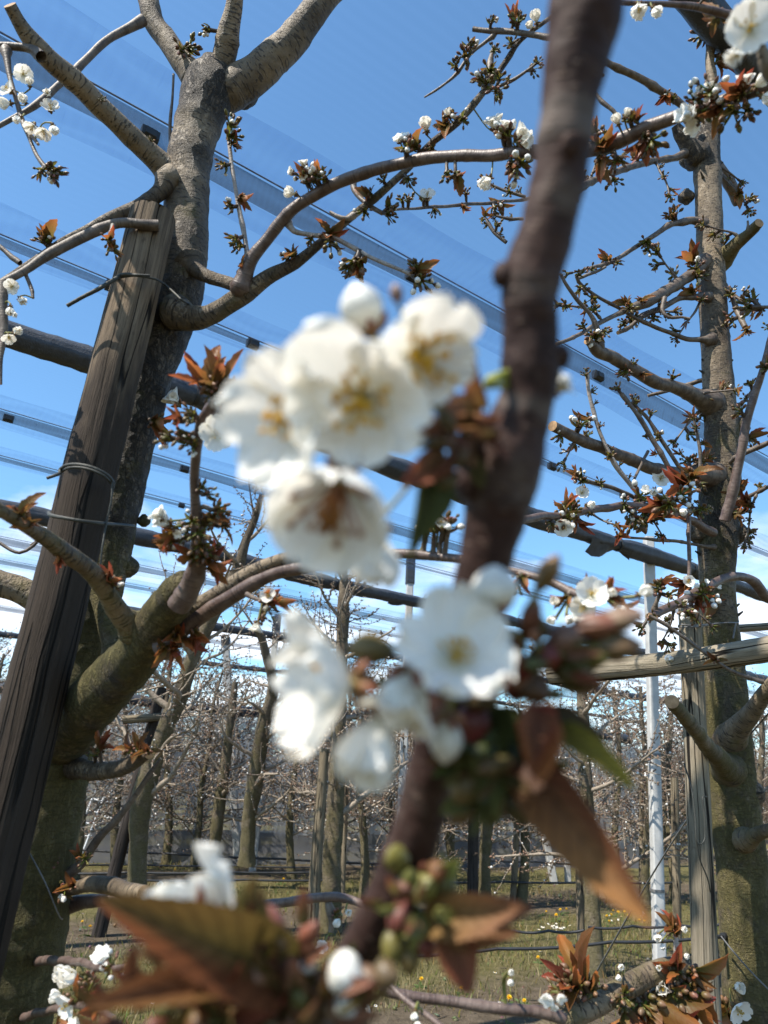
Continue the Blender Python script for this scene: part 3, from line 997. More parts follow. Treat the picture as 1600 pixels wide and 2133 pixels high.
LT.branch([(1036, 64, 5), (1005, 90, 4), (980, 112, 4), (955, 150, 4), (930, 172, 3), (905, 190, 3), (884, 203, 2)], .85, .9, **tw)
LT.branch([(1012, 190, 10), (1018, 160, 8), (1022, 130, 7), (1030, 95, 4)], .85, .85, **tw)
LT.branch([(598, 465, 8), (612, 482, 6), (640, 488, 5), (690, 495, 5), (730, 515, 5), (790, 545, 4), (860, 573, 4)], 1.0, .95, mat=M_PALE, n=9, step=.01, bump=.2)
LT.branch([(735, 372, 9), (740, 395, 7), (757, 415, 6), (780, 435, 6), (795, 445, 5)], 1.0, .97, **tw)
LT.branch([(518, 545, 7), (512, 515, 5), (505, 470, 5), (498, 430, 5), (490, 390, 4), (482, 340, 4), (478, 300, 4), (475, 280, 4)], 1.03, 1.0, mat=M_PALE, n=9, step=.01, bump=.25)
LT.branch([(750, 440, 6), (725, 455, 5), (700, 448, 4), (688, 440, 3)], .98, .98, mat=M_PALE, n=8)
LT.branch([(360, 330, 4), (355, 250, 4), (360, 200, 3), (362, 155, 3)], 1.15, 1.12, **tw)
# lower limb with the young shoot
LT.branch([(140, 1520, 50), (225, 1432, 56), (278, 1372, 50), (320, 1312, 45), (352, 1262, 40), (372, 1230, 36), (385, 1208, 24)], 1.15, .80, mat=M_OLD, n=56, step=.005, bump=.06, disp=.13, col=np.array([.5, .75, 0, 1]), cap='none')
LT.branch([(372, 1262, 24), (398, 1215, 22), (410, 1175, 19), (414, 1130, 16), (410, 1085, 13), (407, 1040, 10), (407, 990, 10), (408, 950, 10), (411, 905, 11), (420, 872, 13), (435, 850, 13), (446, 828, 11)], .80, .62, mat=M_RED, n=24, step=.004, bump=.12, disp=.05)
LT.branch([(330, 1335, 40), (296, 1318, 29), (265, 1290, 24), (240, 1258, 21), (215, 1222, 20), (180, 1187, 19), (140, 1158, 19), (95, 1118, 17), (50, 1090, 15), (5, 1068, 14), (-40, 1050, 13)], .95, .62, mat=M_OLD, n=30, step=.005, bump=.06, disp=.05, col=np.array([.40, .02, 0, 1]))
LT.branch([(245, 1360, 32), (236, 1320, 26), (222, 1280, 22), (205, 1240, 18), (190, 1200, 14)], 1.12, 1.12, col=np.array([.5, .2, 0, 1]), **bk)
LT.branch([(350, 1320, 26), (375, 1300, 21), (410, 1268, 20), (450, 1238, 18), (500, 1205, 16), (550, 1183, 14), (600, 1166, 13), (650, 1156, 12), (700, 1150, 9)], .9, .78, col=np.array([.22, .05, 0, 1]), **bk)
LT.branch([(345, 1345, 22), (375, 1318, 17), (420, 1282, 17), (475, 1246, 17), (530, 1216, 15), (590, 1192, 14), (650, 1180, 13), (720, 1166, 12), (780, 1158, 11), (850, 1152, 10), (950, 1162, 9), (1060, 1192, 8), (1140, 1212, 9), (1200, 1238, 9), (1245, 1248, 6)], .9, .62, mat=M_RED, n=20, step=.006, bump=.12, disp=.05)
LT.branch([(515, 1238, 7), (530, 1246, 5), (548, 1252, 4)], .83, .80, **tw)
LT.branch([(-40, 1200, 28), (0, 1215, 28), (50, 1236, 28), (110, 1275, 28), (165, 1330, 30)], 1.2, 1.25, col=np.array([.3, .05, 0, 1]), **bk)
LT.branch([(130, 1590, 28), (170, 1600, 20), (215, 1606, 18), (255, 1598, 17), (292, 1580, 15), (312, 1575, 9)], 1.2, 1.0, mat=M_OLD, n=20, step=.006, bump=.1, disp=.06, col=np.array([.15, .3, .3, 1]))
LT.branch([(40, 1930, 24), (90, 1905, 22), (140, 1888, 17), (200, 1876, 13), (250, 1872, 12), (300, 1868, 11), (360, 1873, 9), (440, 1885, 8), (510, 1889, 8), (580, 1880, 9), (640, 1873, 9), (700, 1868, 9), (740, 1875, 8), (772, 1890, 7)], 1.30, .95, mat=M_RED, n=18, step=.006, bump=.1, disp=.05)
LT.branch([(680, 1872, 8), (686, 1895, 8), (690, 1920, 7), (688, 1940, 6)], 1.0, 1.0, **tw)
LT.branch([(80, 1880, 20), (118, 1842, 13), (150, 1815, 11), (178, 1790, 10), (205, 1750, 8), (240, 1712, 7), (280, 1662, 6), (315, 1608, 5), (335, 1580, 3)], 1.22, 1.15, mat=M_TWIG, n=12, step=.01, bump=.2)
LT.branch([(120, 1840, 10), (150, 1850, 12), (200, 1840, 16), (225, 1845, 17), (250, 1852, 17), (280, 1858, 17), (300, 1862, 16)], 1.22, 1.0, mat=M_OLD, n=20, step=.006, bump=.05, disp=.05, col=np.array([.2, .05, 0, 1]))
LT.branch([(-20, 1120, 4), (40, 1150, 4), (85, 1120, 3), (62, 1135, 2)], 1.3, 1.3, **tw)
LT.branch([(790, 2062, 10), (840, 2074, 10), (880, 2083, 10), (940, 2092, 10), (1000, 2100, 11), (1080, 2108, 11), (1150, 2116, 12), (1180, 2125, 12)], .8, .8, mat=M_RED, n=18, step=.006, bump=.1)
LT.branch([(810, 2050, 6), (850, 2085, 6), (890, 2115, 6), (930, 2150, 6)], .75, .7, mat=M_RED, n=12, step=.006, bump=.1)

LT.branch([(1640, 190, 20), (1600, 150, 14), (1590, 118, 12), (1582, 85, 8), (1572, 70, 5)], .34, .32, mat=M_OLD, n=20, step=.004, bump=.06)
LT.branch([(1240, 4, 5), (1300, 6, 5), (1360, 8, 5), (1400, 10, 6), (1445, 14, 7), (1500, 24, 8), (1560, 40, 8), (1620, 52, 8)], .62, .66, mat=M_RED, n=14, step=.006, bump=.15, cl=dict(every=46, size=62, leafy=.35, start=.5))
LT.branch([(10, 2020, 9), (70, 2004, 9), (140, 2002, 8), (185, 2012, 7), (225, 2018, 6), (262, 2012, 5)], 1.34, .72, mat=M_RED, n=12, step=.006, bump=.15)
LT.branch([(-10, 2130, 9), (80, 2110, 8), (150, 2095, 7), (190, 2100, 6), (240, 2120, 5)], 1.34, .66, mat=M_RED, n=12, step=.006, bump=.15)
# explicit clusters: x, y, size px, kind (b buds, l leaves, w white buds)
for (x, y, s_, k) in ((108, 352, 62, 'b'), (118, 362, 58, 'b'), (85, 358, 48, 'b'), (92, 488, 75, 'l'), (88, 500, 45, 'b'), (228, 500, 62, 'l'), (236, 520, 55, 'b'), (400, 95, 60, 'b'), (382, 102, 50, 'b'),
                    (430, 60, 45, 'b'), (212, 205, 20, 'b'), (315, 290, 20, 'b'), (480, 285, 60, 'b'), (478, 262, 55, 'b'), (492, 300, 50, 'l'), (464, 345, 40, 'b'), (508, 412, 46, 'l'), (482, 432, 46, 'b'), (485, 500, 50, 'b'), (500, 512, 44, 'b'), (498, 555, 36, 'l'),
                    (645, 352, 85, 'l'), (628, 362, 60, 'w'), (660, 375, 62, 'w'), (680, 375, 45, 'b'), (605, 525, 52, 'l'), (596, 532, 40, 'w'), (684, 486, 78, 'l'), (690, 505, 60, 'b'), (646, 500, 36, 'b'), (740, 545, 78, 'b'), (745, 560, 70, 'l'), (722, 562, 50, 'b'),
                    (768, 402, 52, 'l'), (758, 440, 44, 'b'), (812, 430, 52, 'b'), (810, 448, 45, 'b'), (868, 572, 66, 'l'), (880, 585, 70, 'w'), (868, 555, 50, 'b'), (858, 300, 75, 'l'), (848, 318, 60, 'w'), (900, 312, 55, 'l'), (925, 262, 62, 'l'), (942, 240, 50, 'b'), (965, 248, 42, 'b'),
                    (950, 378, 62, 'l'), (930, 366, 45, 'b'), (852, 375, 45, 'b'), (800, 378, 36, 'b'), (1020, 150, 60, 'b'), (1012, 175, 62, 'b'), (1035, 190, 55, 'b'), (1000, 165, 46, 'b'), (1030, 105, 36, 'b'), (970, 120, 56, 'b'), (950, 140, 42, 'b'), (978, 100, 48, 'b'), (1075, 30, 58, 'l'), (1078, 48, 48, 'b'), (1022, 45, 36, 'b'), (1066, 92, 40, 'b'),
                    (1060, 290, 70, 'w'), (1082, 345, 80, 'w'), (1065, 352, 60, 'l'), (1048, 270, 62, 'w'), (1235, 280, 85, 'l'), (1250, 300, 70, 'l'), (1260, 345, 80, 'l'), (1285, 340, 55, 'b'), (1345, 305, 80, 'l'), (1360, 300, 75, 'b'), (1310, 245, 48, 'b'), (1325, 240, 42, 'l'), (1480, 195, 75, 'w'), (1500, 220, 85, 'l'), (1530, 240, 85, 'b'), (1540, 190, 80, 'l'), (1560, 235, 62, 'b'), (1460, 235, 75, 'w'), (1445, 215, 60, 'w'),
                    (448, 800, 130, 'l'), (470, 775, 115, 'l'), (425, 785, 120, 'l'), (485, 800, 90, 'l'), (440, 818, 60, 'b'), (465, 825, 62, 'b'), (335, 880, 80, 'l'), (365, 870, 60, 'l'), (395, 862, 62, 'b'), (370, 900, 58, 'b'), (345, 910, 62, 'b'), (395, 915, 60, 'b'), (402, 930, 50, 'w'), (425, 1015, 45, 'b'), (438, 1028, 45, 'b'), (455, 1075, 62, 'l'), (462, 1060, 58, 'b'), (440, 1090, 66, 'l'), (478, 1095, 52, 'l'), (415, 1110, 66, 'b'), (400, 1085, 52, 'b'), (330, 1130, 85, 'l'), (345, 1110, 75, 'l'), (380, 1120, 62, 'w'), (400, 1160, 80, 'l'), (430, 1150, 66, 'b'), (440, 1165, 80, 'l'), (455, 1180, 70, 'l'), (420, 1135, 66, 'b'),
                    (45, 1065, 80, 'l'), (62, 1080, 60, 'l'), (118, 1168, 50, 'l'), (235, 1200, 62, 'l'), (240, 1215, 50, 'w'), (365, 1330, 62, 'l'), (372, 1360, 75, 'l'), (395, 1345, 75, 'l'), (410, 1330, 62, 'l'), (340, 1350, 58, 'l'), (555, 1250, 62, 'l'), (590, 1252, 66, 'l'), (560, 1275, 50, 'b'), (545, 1290, 40, 'b'), (208, 1545, 66, 'l'), (268, 1555, 66, 'l'), (290, 1560, 62, 'l'), (310, 1560, 50, 'l'), (200, 1570, 42, 'b'), (135, 1855, 62, 'w'), (155, 1840, 55, 'l'), (115, 1800, 46, 'b'), (160, 1780, 42, 'l'), (178, 1790, 40, 'b'), (330, 1885, 60, 'l'), (350, 1900, 66, 'l'), (190, 2035, 62, 'b'), (232, 2010, 62, 'w'), (165, 2070, 80, 'l'), (205, 2100, 75, 'l'), (130, 2110, 70, 'l'), (185, 2060, 60, 'b'), (700, 1905, 40, 'b'), (905, 1085, 75, 'l'), (925, 1090, 75, 'w'), (890, 1100, 62, 'w'), (938, 1080, 50, 'b'), (1085, 1210, 60, 'l'), (1075, 1225, 50, 'b'), (1175, 1255, 62, 'l'), (1215, 1220, 60, 'l'), (1290, 1240, 75, 'l'), (1270, 1230, 62, 'l'), (1310, 1270, 66, 'l'), (750, 1170, 62, 'b'), (720, 1175, 50, 'b')):
    LT.leafy(x, y, s_, buds=k == 'b', white=k == 'w')
# explicit blossoms
for (x, y, s_, k, ax) in ((22, 190, 44, 'open', (-.5, .3, .7)), (48, 155, 44, 'open', None), (62, 178, 34, 'half', (.2, .6, .6)), (52, 212, 42, 'half', None), (98, 196, 34, 'half', None), (106, 228, 44, 'open', (.2, .5, .7)), (70, 262, 44, 'open', (-.3, -.9, .3)), (110, 262, 40, 'half', (.3, -.9, .2)), (90, 272, 40, 'open', (.1, -.9, .3)), (20, 215, 46, 'half', (-.5, -.3, .6)), (42, 245, 34, 'half', (-.4, -.6, .5)),
                          (26, 596, 38, 'open', None), (42, 622, 40, 'half', (.6, -.5, .5)), (22, 640, 36, 'half', (.1, -.9, .3)), (32, 692, 40, 'half', (.7, .1, .6)), (18, 700, 34, 'open', (.3, -.8, .4)), (28, 655, 26, 'half', (.6, -.3, .6)),
                          (888, 272, 54, 'half', (-.2, .5, .7)), (830, 290, 24, 'ball', (-.4, .4, .6)), (842, 286, 24, 'ball', (-.2, .6, .6)), (936, 242, 34, 'half', (-.3, .7, .4)), (1030, 255, 42, 'ball', (-.3, .7, .5)), (1056, 262, 32, 'ball', (.1, .7, .5)), (1088, 278, 46, 'ball', (.6, .5, .4)), (1096, 294, 40, 'ball', (.8, -.1, .4)), (1018, 372, 62, 'half', (-.5, -.7, .4)), (614, 404, 46, 'half', (-.8, .1, .5)), (632, 340, 22, 'ball', (-.1, .8, .4)), (634, 368, 20, 'ball', (-.3, -.2, .8)), (606, 356, 18, 'ball', (-.8, .2, .4)), (890, 410, 38, 'open', (0, .5, .8)), (1118, 46, 46, 'half', (-.3, .6, .6)), (1108, 58, 34, 'half', (-.5, .1, .6)),
                          (1562, 62, 118, 'open', (-.35, -.25, .85)), (1540, 112, 84, 'half', (-.6, -.5, .5)), (1330, 14, 66, 'half', (-.1, -.8, .5)), (1362, 18, 50, 'half', (.3, -.8, .5)), (1288, 258, 44, 'half', (-.5, .5, .6)), (1304, 242, 34, 'half', (.2, .7, .6)), (1424, 240, 42, 'ball', (-.8, .2, .5)), (1446, 262, 40, 'ball', (-.7, -.6, .4)), (1442, 236, 32, 'ball', (-.8, .0, .5)), (1480, 180, 26, 'ball', (-.1, .9, .3)), (1498, 182, 26, 'ball', (.1, .9, .4)), (1456, 196, 26, 'ball', (-.4, .8, .3)), (1485, 200, 24, 'ball', (-.4, .6, .5)), (1575, 180, 62, 'half', (.4, .3, .8)), (1588, 200, 54, 'half', (.5, -.6, .6)), (1552, 168, 40, 'ball', (-.1, .9, .4)),
                          (360, 830, 46, 'ball', (-.6, .7, .35)), (452, 906, 84, 'open', (.25, .1, .95)), (340, 1085, 46, 'ball', (-.7, .5, .4)), (330, 1072, 38, 'ball', (-.6, .7, .3)), (372, 1112, 22, 'ball', (-.2, -.2, .9)), (560, 1242, 38, 'open', (-.1, .4, .9)), (534, 1306, 30, 'ball', (-.2, -.9, .3)), (556, 1265, 16, 'ball', (0, -.6, .7)),
                          (284, 1888, 46, 'open', (-.3, .3, .9)), (158, 2038, 84, 'half', (-.5, .5, .6)), (140, 2030, 60, 'half', (-.7, .4, .4)), (148, 2088, 66, 'open', (-.6, -.1, .8)), (128, 2075, 50, 'half', (-.8, .3, .4)), (212, 1992, 42, 'ball', (-.2, .8, .4)), (222, 2012, 26, 'ball', (-.1, -.3, .9)), (160, 2118, 50, 'half', (-.2, -.6, .7)), (334, 1848, 28, 'half', (.1, .8, .4)), (312, 1932, 36, 'half', (-.1, .4, .8)), (372, 1872, 30, 'half', (.3, .6, .6)), (708, 1914, 36, 'half', (-.5, -.4, .6)), (722, 1900, 28, 'half', (.4, .3, .7)), (672, 1970, 28, 'ball', (-.1, .2, .9)), (770, 2100, 42, 'half', (-.5, .2, .8)), (865, 2108, 32, 'half', (-.2, -.5, .8)), (868, 2126, 30, 'half', (.2, -.6, .7)), (905, 1078, 42, 'half', (-.5, .4, .6)), (882, 1100, 40, 'half', (-.6, -.1, .6)), (918, 1090, 34, 'open', (.2, .4, .8)), (742, 1172, 40, 'half', (.1, -.7, .5)), (1062, 2024, 26, 'half', (.2, .3, .8)), (1062, 2040, 26, 'half', (.1, -.3, .9)),
                          (1232, 1240, 78, 'open', (-.15, .45, .85)), (1218, 1262, 66, 'open', (-.5, -.2, .8)), (1268, 1240, 42, 'half', (.3, .5, .8)), (1332, 1238, 56, 'half', (.6, .5, .6)), (1160, 1258, 42, 'half', (-.5, .6, .6)), (1155, 1288, 40, 'half', (-.6, -.2, .6)), (1182, 1284, 36, 'half', (.1, -.4, .8)), (1285, 1262, 50, 'half', (.3, -.5, .8)), (1205, 1280, 40, 'half', (-.2, -.7, .6)),
                          (1140, 2080, 32, 'ball', (-.3, -.2, .9)), (1168, 2078, 24, 'ball', (.2, -.2, .9)), (1155, 2098, 16, 'ball', (0, -.4, .8))):
    LT.bloom(x, y, s_, k, ax, front=.01)

# ------------------------------------------------------------------ right cherry tree
RTREE = Tree('cherry_tree', 'tall ringed cherry tree wired to the pale post behind the wooden rail', 'tree', pY(1575, 2700, 1.9) * np.array([1, 1, 0]))
tp = [(1590, 2600, 62), (1580, 2350, 58), (1568, 2130, 57), (1556, 1950, 53), (1545, 1800, 50), (1530, 1690, 50), (1520, 1560, 45), (1510, 1400, 40), (1500, 1300, 36), (1494, 1200, 35), (1495, 1110, 41), (1500, 1030, 40), (1505, 960, 34), (1500, 850, 32), (1489, 700, 28), (1481, 550, 27), (1476, 420, 26), (1473, 350, 27), (1470, 310, 28), (1475, 270, 24)]
W4 = RTREE.path(tp, 1.9, 1.86, .008)
px = np.array([proj(p) for p in W4[:, :3]])
moss = np.interp(px[:, 1], [300, 900, 1150, 1300, 1600, 2100], [.12, .26, .34, .36, .52, .5])
crk_dark = np.interp(px[:, 1], [290, 340, 380, 800, 900, 980, 1050, 1140, 1180, 1300, 1500, 2000], [.9, .7, .1, .1, .35, .35, 1, 1, .25, .2, .45, .5])
W4[:, 3] *= 1 + .06 * np.exp(-((px[:, 1] - 905) / 14) ** 2) + .05 * np.exp(-((px[:, 1] - 705) / 7) ** 2) + .05 * np.exp(-((px[:, 1] - 370) / 10) ** 2)
mb = MB()
tube(mb, W4[:, :3], W4[:, 3], 56, col=np.stack([moss, crk_dark, 0 * moss, 0 * moss + 1], 1), disp=.045, dscale=20, rag=.3, seed=4)
for (x, y, r) in ((1540, 890, 22), (1470, 830, 22), (1462, 990, 26), (1562, 1650, 30), (1440, 330, 24), (1455, 1110, 24), (1535, 1110, 24), (1430, 410, 16)):
    d = dY(x, y, 1.87); P = pD(x, y, d); rr = r * d / F
    w = catmull([[*(P - UP * rr), rr * .3], [*(P - UP * rr * .4), rr * .9], [*(P + UP * rr * .3), rr * .92], [*(P + UP * rr), rr * .3]], rr * .15)
    tube(mb, w[:, :3], w[:, 3], 28, col=np.array([.3, .6, 0, 1]), disp=.16, dscale=34, rag=.6, seed=int(x))
for i in range(26):      # short dead spurs on the trunk
    q = rng.choice([z for z in range(len(W4)) if 330 < px[z, 1] < 1300])
    a = rng.random() * 6.28
    d_ = nrm(RT * math.cos(a) - FWD * abs(math.sin(a)) * .8 + np.array([0, 0, .4]))
    p0 = W4[q, :3] + d_ * W4[q, 3] * .8
    L = rng.uniform(.012, .03)
    tube(mb, [p0, p0 + d_ * L * .5, p0 + d_ * L + np.array([0, 0, .2 * L])], [.007, .004, .002], 7, col=np.array([.3, .9, 0, 1]), disp=.2, dscale=120)
trunkR = mb.build('trunk', [M_OLD], RTREE.root)
RTREE.add(trunkR, W4)
B = RTREE.branch
tw2 = dict(mat=M_TWIG, n=9, step=.012, bump=.3, rs=.86)
c3 = dict(every=40, size=42, leafy=.15)
B([(1472, 330, 26), (1478, 285, 21), (1484, 240, 14), (1484, 180, 10), (1479, 120, 9), (1478, 60, 10), (1476, 42, 10)], 1.86, 1.8, mat=M_OLD, n=18, bump=.1)
B([(1468, 340, 22), (1445, 318, 19), (1428, 292, 16), (1415, 275, 13), (1408, 262, 9)], 1.86, 1.8, mat=M_OLD, n=18, bump=.1, col=np.array([.1, .7, 0, 1]))
B([(1440, 238, 9), (1415, 214, 9), (1380, 192, 9), (1340, 168, 9), (1295, 146, 8), (1255, 126, 7), (1230, 112, 6)], 1.8, 1.7, **tw2)
B([(1290, 245, 5), (1270, 226, 5), (1255, 212, 5), (1237, 190, 4)], 1.5, 1.5, **tw2)
B([(1430, 318, 10), (1400, 330, 8), (1350, 337, 8), (1300, 352, 8), (1250, 370, 8), (1205, 390, 8), (1160, 405, 7), (1090, 415, 4), (1000, 424, 4), (920, 430, 4), (850, 436, 3), (812, 438, 3)], 1.84, 1.25, **tw2)
B([(1240, 376, 6), (1215, 392, 6), (1200, 402, 5)], 1.7, 1.66, **tw2, cl=dict(every=16, size=34, leafy=0))
B([(1095, 410, 4), (1060, 400, 4), (1025, 385, 3)], 1.4, 1.4, **tw2, cl=dict(every=28, size=36, leafy=.1))
B([(1055, 505, 5), (1030, 485, 4), (1018, 465, 4), (1012, 455, 3)], 1.3, 1.3, **tw2, cl=dict(every=22, size=32, leafy=.1))
B([(1090, 456, 4), (1060, 455, 4), (1035, 450, 3)], 1.3, 1.3, **tw2, cl=dict(every=25, size=30, leafy=.1))
B([(1470, 470, 14), (1450, 460, 10), (1425, 462, 8), (1390, 472, 7), (1340, 505, 6), (1300, 530, 5), (1265, 548, 5), (1232, 558, 4)], 1.85, 1.7, **tw2)
B([(1500, 540, 20), (1515, 528, 17), (1535, 508, 13), (1560, 488, 11), (1583, 464, 10)], 1.87, 1.7, mat=M_OLD, n=18, col=np.array([.45, .1, 0, 1]))
B([(1555, 490, 3), (1558, 475, 3), (1557, 460, 2)], 1.75, 1.75, **tw2)
B([(1490, 345, 14), (1508, 362, 11), (1520, 385, 12), (1532, 405, 12), (1540, 422, 11)], 1.95, 2.05, mat=M_TWIG, n=14)
B([(1468, 545, 16), (1450, 565, 12), (1420, 585, 13), (1390, 605, 13), (1360, 622, 14), (1330, 636, 12), (1318, 640, 9), (1290, 652, 6), (1250, 672, 6), (1205, 697, 5), (1160, 718, 4)], 1.84, 1.6, **tw2)
B([(1475, 618, 12), (1450, 618, 8), (1415, 622, 7), (1380, 640, 7), (1350, 655, 6), (1315, 678, 5), (1287, 695, 5)], 1.83, 1.75, **tw2)
B([(1385, 620, 6), (1380, 645, 5), (1395, 660, 4), (1420, 660, 3), (1438, 664, 3)], 1.7, 1.68, **tw2)
B([(1480, 710, 14), (1458, 707, 7), (1430, 705, 6), (1390, 692, 5), (1350, 676, 5), (1310, 655, 4), (1270, 632, 4), (1235, 612, 4), (1205, 588, 4), (1200, 575, 4)], 1.84, 1.65, **tw2)
B([(1205, 580, 4), (1240, 568, 4), (1262, 556, 3)], 1.66, 1.66, **tw2)
B([(1490, 842, 20), (1466, 832, 19), (1440, 820, 16), (1400, 806, 13), (1365, 796, 13), (1330, 778, 13), (1300, 760, 12), (1275, 744, 12), (1250, 732, 13), (1230, 714, 9), (1222, 708, 8)], 1.86, 1.55, mat=M_TWIG, n=18, step=.01, bump=.12, disp=.08)
B([(1252, 725, 9), (1247, 700, 8), (1240, 678, 7), (1225, 650, 5), (1200, 620, 5), (1180, 595, 4), (1168, 572, 4)], 1.58, 1.5, **tw2)
B([(1470, 790, 6), (1440, 800, 5), (1400, 812, 4), (1350, 825, 4)], 1.95, 2.0, **tw2)
B([(1492, 994, 22), (1460, 990, 21), (1420, 988, 15), (1385, 982, 13), (1350, 973, 13), (1320, 960, 13), (1285, 945, 12), (1250, 932, 12), (1215, 918, 12), (1180, 903, 11), (1150, 888, 11)], 1.86, 1.5, mat=M_TWIG, n=18, step=.01, bump=.12)
B([(1330, 1030, 5), (1305, 1000, 5), (1278, 965, 5), (1255, 915, 4), (1240, 870, 4), (1228, 820, 4), (1222, 778, 4)], 1.62, 1.55, mat=M_PALE, n=9, step=.014, bump=.25, cl=dict(every=34, size=20, leafy=.0))
B([(1412, 1010, 6), (1395, 980, 6), (1370, 935, 6), (1345, 890, 6), (1318, 852, 5), (1294, 820, 5)], 1.65, 1.6, **tw2, cl=dict(every=38, size=44, leafy=.2, start=.3))
B([(1425, 985, 5), (1400, 950, 5), (1372, 908, 5), (1350, 875, 4), (1330, 850, 4)], 1.7, 1.66, **tw2, cl=dict(every=44, size=34, leafy=.15, start=.3))
B([(1458, 985, 4), (1458, 945, 4), (1452, 910, 4), (1446, 878, 3)], 1.72, 1.7, **tw2, cl=dict(every=36, size=36, leafy=.2))
B([(1510, 1085, 12), (1522, 1045, 11), (1535, 990, 10), (1548, 930, 9), (1556, 880, 9), (1570, 830, 8), (1585, 785, 7), (1600, 730, 7), (1625, 640, 6)], 1.75, 1.55, mat=M_RED, n=12, step=.012, bump=.15, cl=dict(every=50, size=46, leafy=.5))
B([(1530, 955, 7), (1560, 940, 6), (1590, 926, 6), (1620, 912, 5)], 1.8, 1.7, **tw2, cl=dict(every=30, size=34, leafy=.1))
B([(1540, 1040, 5), (1570, 1030, 5), (1620, 1005, 4)], 1.8, 1.7, **tw2, cl=dict(every=40, size=30, leafy=.1))
B([(1510, 595, 6), (1525, 620, 6), (1540, 655, 7), (1552, 682, 7)], 1.85, 1.8, **tw2, cl=dict(every=22, size=38, leafy=.1))
B([(1515, 608, 4), (1540, 622, 4), (1566, 642, 3)], 1.85, 1.8, **tw2, cl=dict(every=24, size=34, leafy=.1))
B([(1530, 845, 5), (1550, 835, 4), (1575, 800, 3)], 1.9, 1.9, **tw2, cl=dict(every=30, size=26, leafy=.1))
B([(1610, 640, 5), (1595, 640, 4), (1580, 640, 4)], 1.7, 1.7, **tw2, cl=dict(every=14, size=52, leafy=.5))
B([(1610, 1250, 12), (1590, 1235, 11), (1570, 1212, 10), (1550, 1203, 9), (1520, 1202, 9), (1485, 1216, 9), (1450, 1235, 9), (1420, 1252, 9), (1390, 1268, 9), (1360, 1280, 9), (1352, 1284, 9)], 1.75, 1.45, mat=M_RED, n=14, step=.01, bump=.15)
B([(1500, 1480, 4), (1590, 1420, 6), (1560, 1412, 5), (1520, 1395, 4), (1480, 1368, 4), (1430, 1332, 4), (1390, 1305, 4), (1350, 1282, 4)][1:], 1.40, 1.40, **tw2)
B([(1362, 1278, 6), (1368, 1255, 5), (1378, 1235, 5)], 1.47, 1.45, **tw2)
B([(1440, 1262, 5), (1436, 1200, 4), (1434, 1130, 4), (1436, 1050, 4), (1440, 1000, 3)], 1.6, 1.6, mat=M_RED, n=9, step=.014, bump=.1)
B([(1500, 1140, 8), (1470, 1138, 4), (1430, 1130, 4), (1380, 1126, 4), (1330, 1122, 3), (1290, 1118, 3)], 1.85, 1.6, **tw2)
B([(1530, 1615, 24), (1508, 1592, 23), (1480, 1562, 17), (1458, 1535, 15), (1438, 1508, 15), (1420, 1485, 14), (1400, 1462, 14)], 1.90, 1.28, mat=M_OLD, n=20, bump=.06, col=np.array([.42, .15, 0, 1]))
B([(1515, 1545, 22), (1540, 1515, 22), (1560, 1490, 19), (1578, 1468, 17), (1600, 1440, 16), (1640, 1395, 15)], 1.86, 1.6, mat=M_OLD, n=20, bump=.06, col=np.array([.3, .1, 0, 1]))
B([(1550, 1750, 24), (1572, 1740, 15), (1600, 1730, 13), (1640, 1722, 12)], 1.8, 1.65, mat=M_OLD, n=16, col=np.array([.35, .1, 0, 1]))
B([(1100, 2165, 22), (1180, 2125, 22), (1240, 2095, 22), (1290, 2065, 22), (1330, 2045, 22), (1380, 2020, 22), (1420, 2008, 20)], 1.15, 1.25, mat=M_OLD, n=24, step=.008, bump=.06, col=np.array([.3, .02, 0, 1]))
B([(1420, 2012, 12), (1412, 1985, 6), (1408, 1960, 5), (1406, 1945, 4)], 1.25, 1.25, mat=M_PALE, n=10)
B([(1080, 1085, 9), (1130, 1078, 8), (1170, 1074, 8), (1210, 1068, 8), (1260, 1058, 8), (1310, 1052, 8), (1370, 1058, 7), (1430, 1078, 8), (1485, 1110, 10)], 1.2, 1.78, mat=M_RED, n=14, step=.01, bump=.12)
B([(1480, 1060, 8), (1440, 1065, 6), (1400, 1060, 5), (1380, 1040, 5), (1360, 1025, 4)], 1.7, 1.4, **tw2)
B([(1340, 1055, 6), (1320, 1035, 5), (1280, 1015, 5), (1250, 1010, 5), (1215, 1000, 5)], 1.6, 1.5, **tw2)
B([(1350, 940, 4), (1320, 1000, 3)], 1.7, 1.65, **tw2)
for i in range(26):
    q = rng.choice([z for z in RTREE.S if 300 < z[1] < 1350 and 1180 < z[0] < 1640 and z[5].name.startswith('branch') and z[6] * F / z[2] > 3.5])
    al = rng.uniform(0, 6.28)
    L_ = rng.uniform(35, 110)
    x0, y0 = q[0], q[1]
    pts_ = [(x0, y0, 3.2)]
    for k_ in (.35, .7, 1):
        al += rng.gauss(0, .22)
        pts_.append((pts_[-1][0] + math.cos(al) * L_ * .35, pts_[-1][1] + math.sin(al) * L_ * .35, 3.2 - 1.3 * k_))
    Yq = float(q[3][1])
    B(pts_, Yq, Yq + rng.uniform(-.05, .05), **tw2, cl=dict(every=26, size=34, leafy=.12))
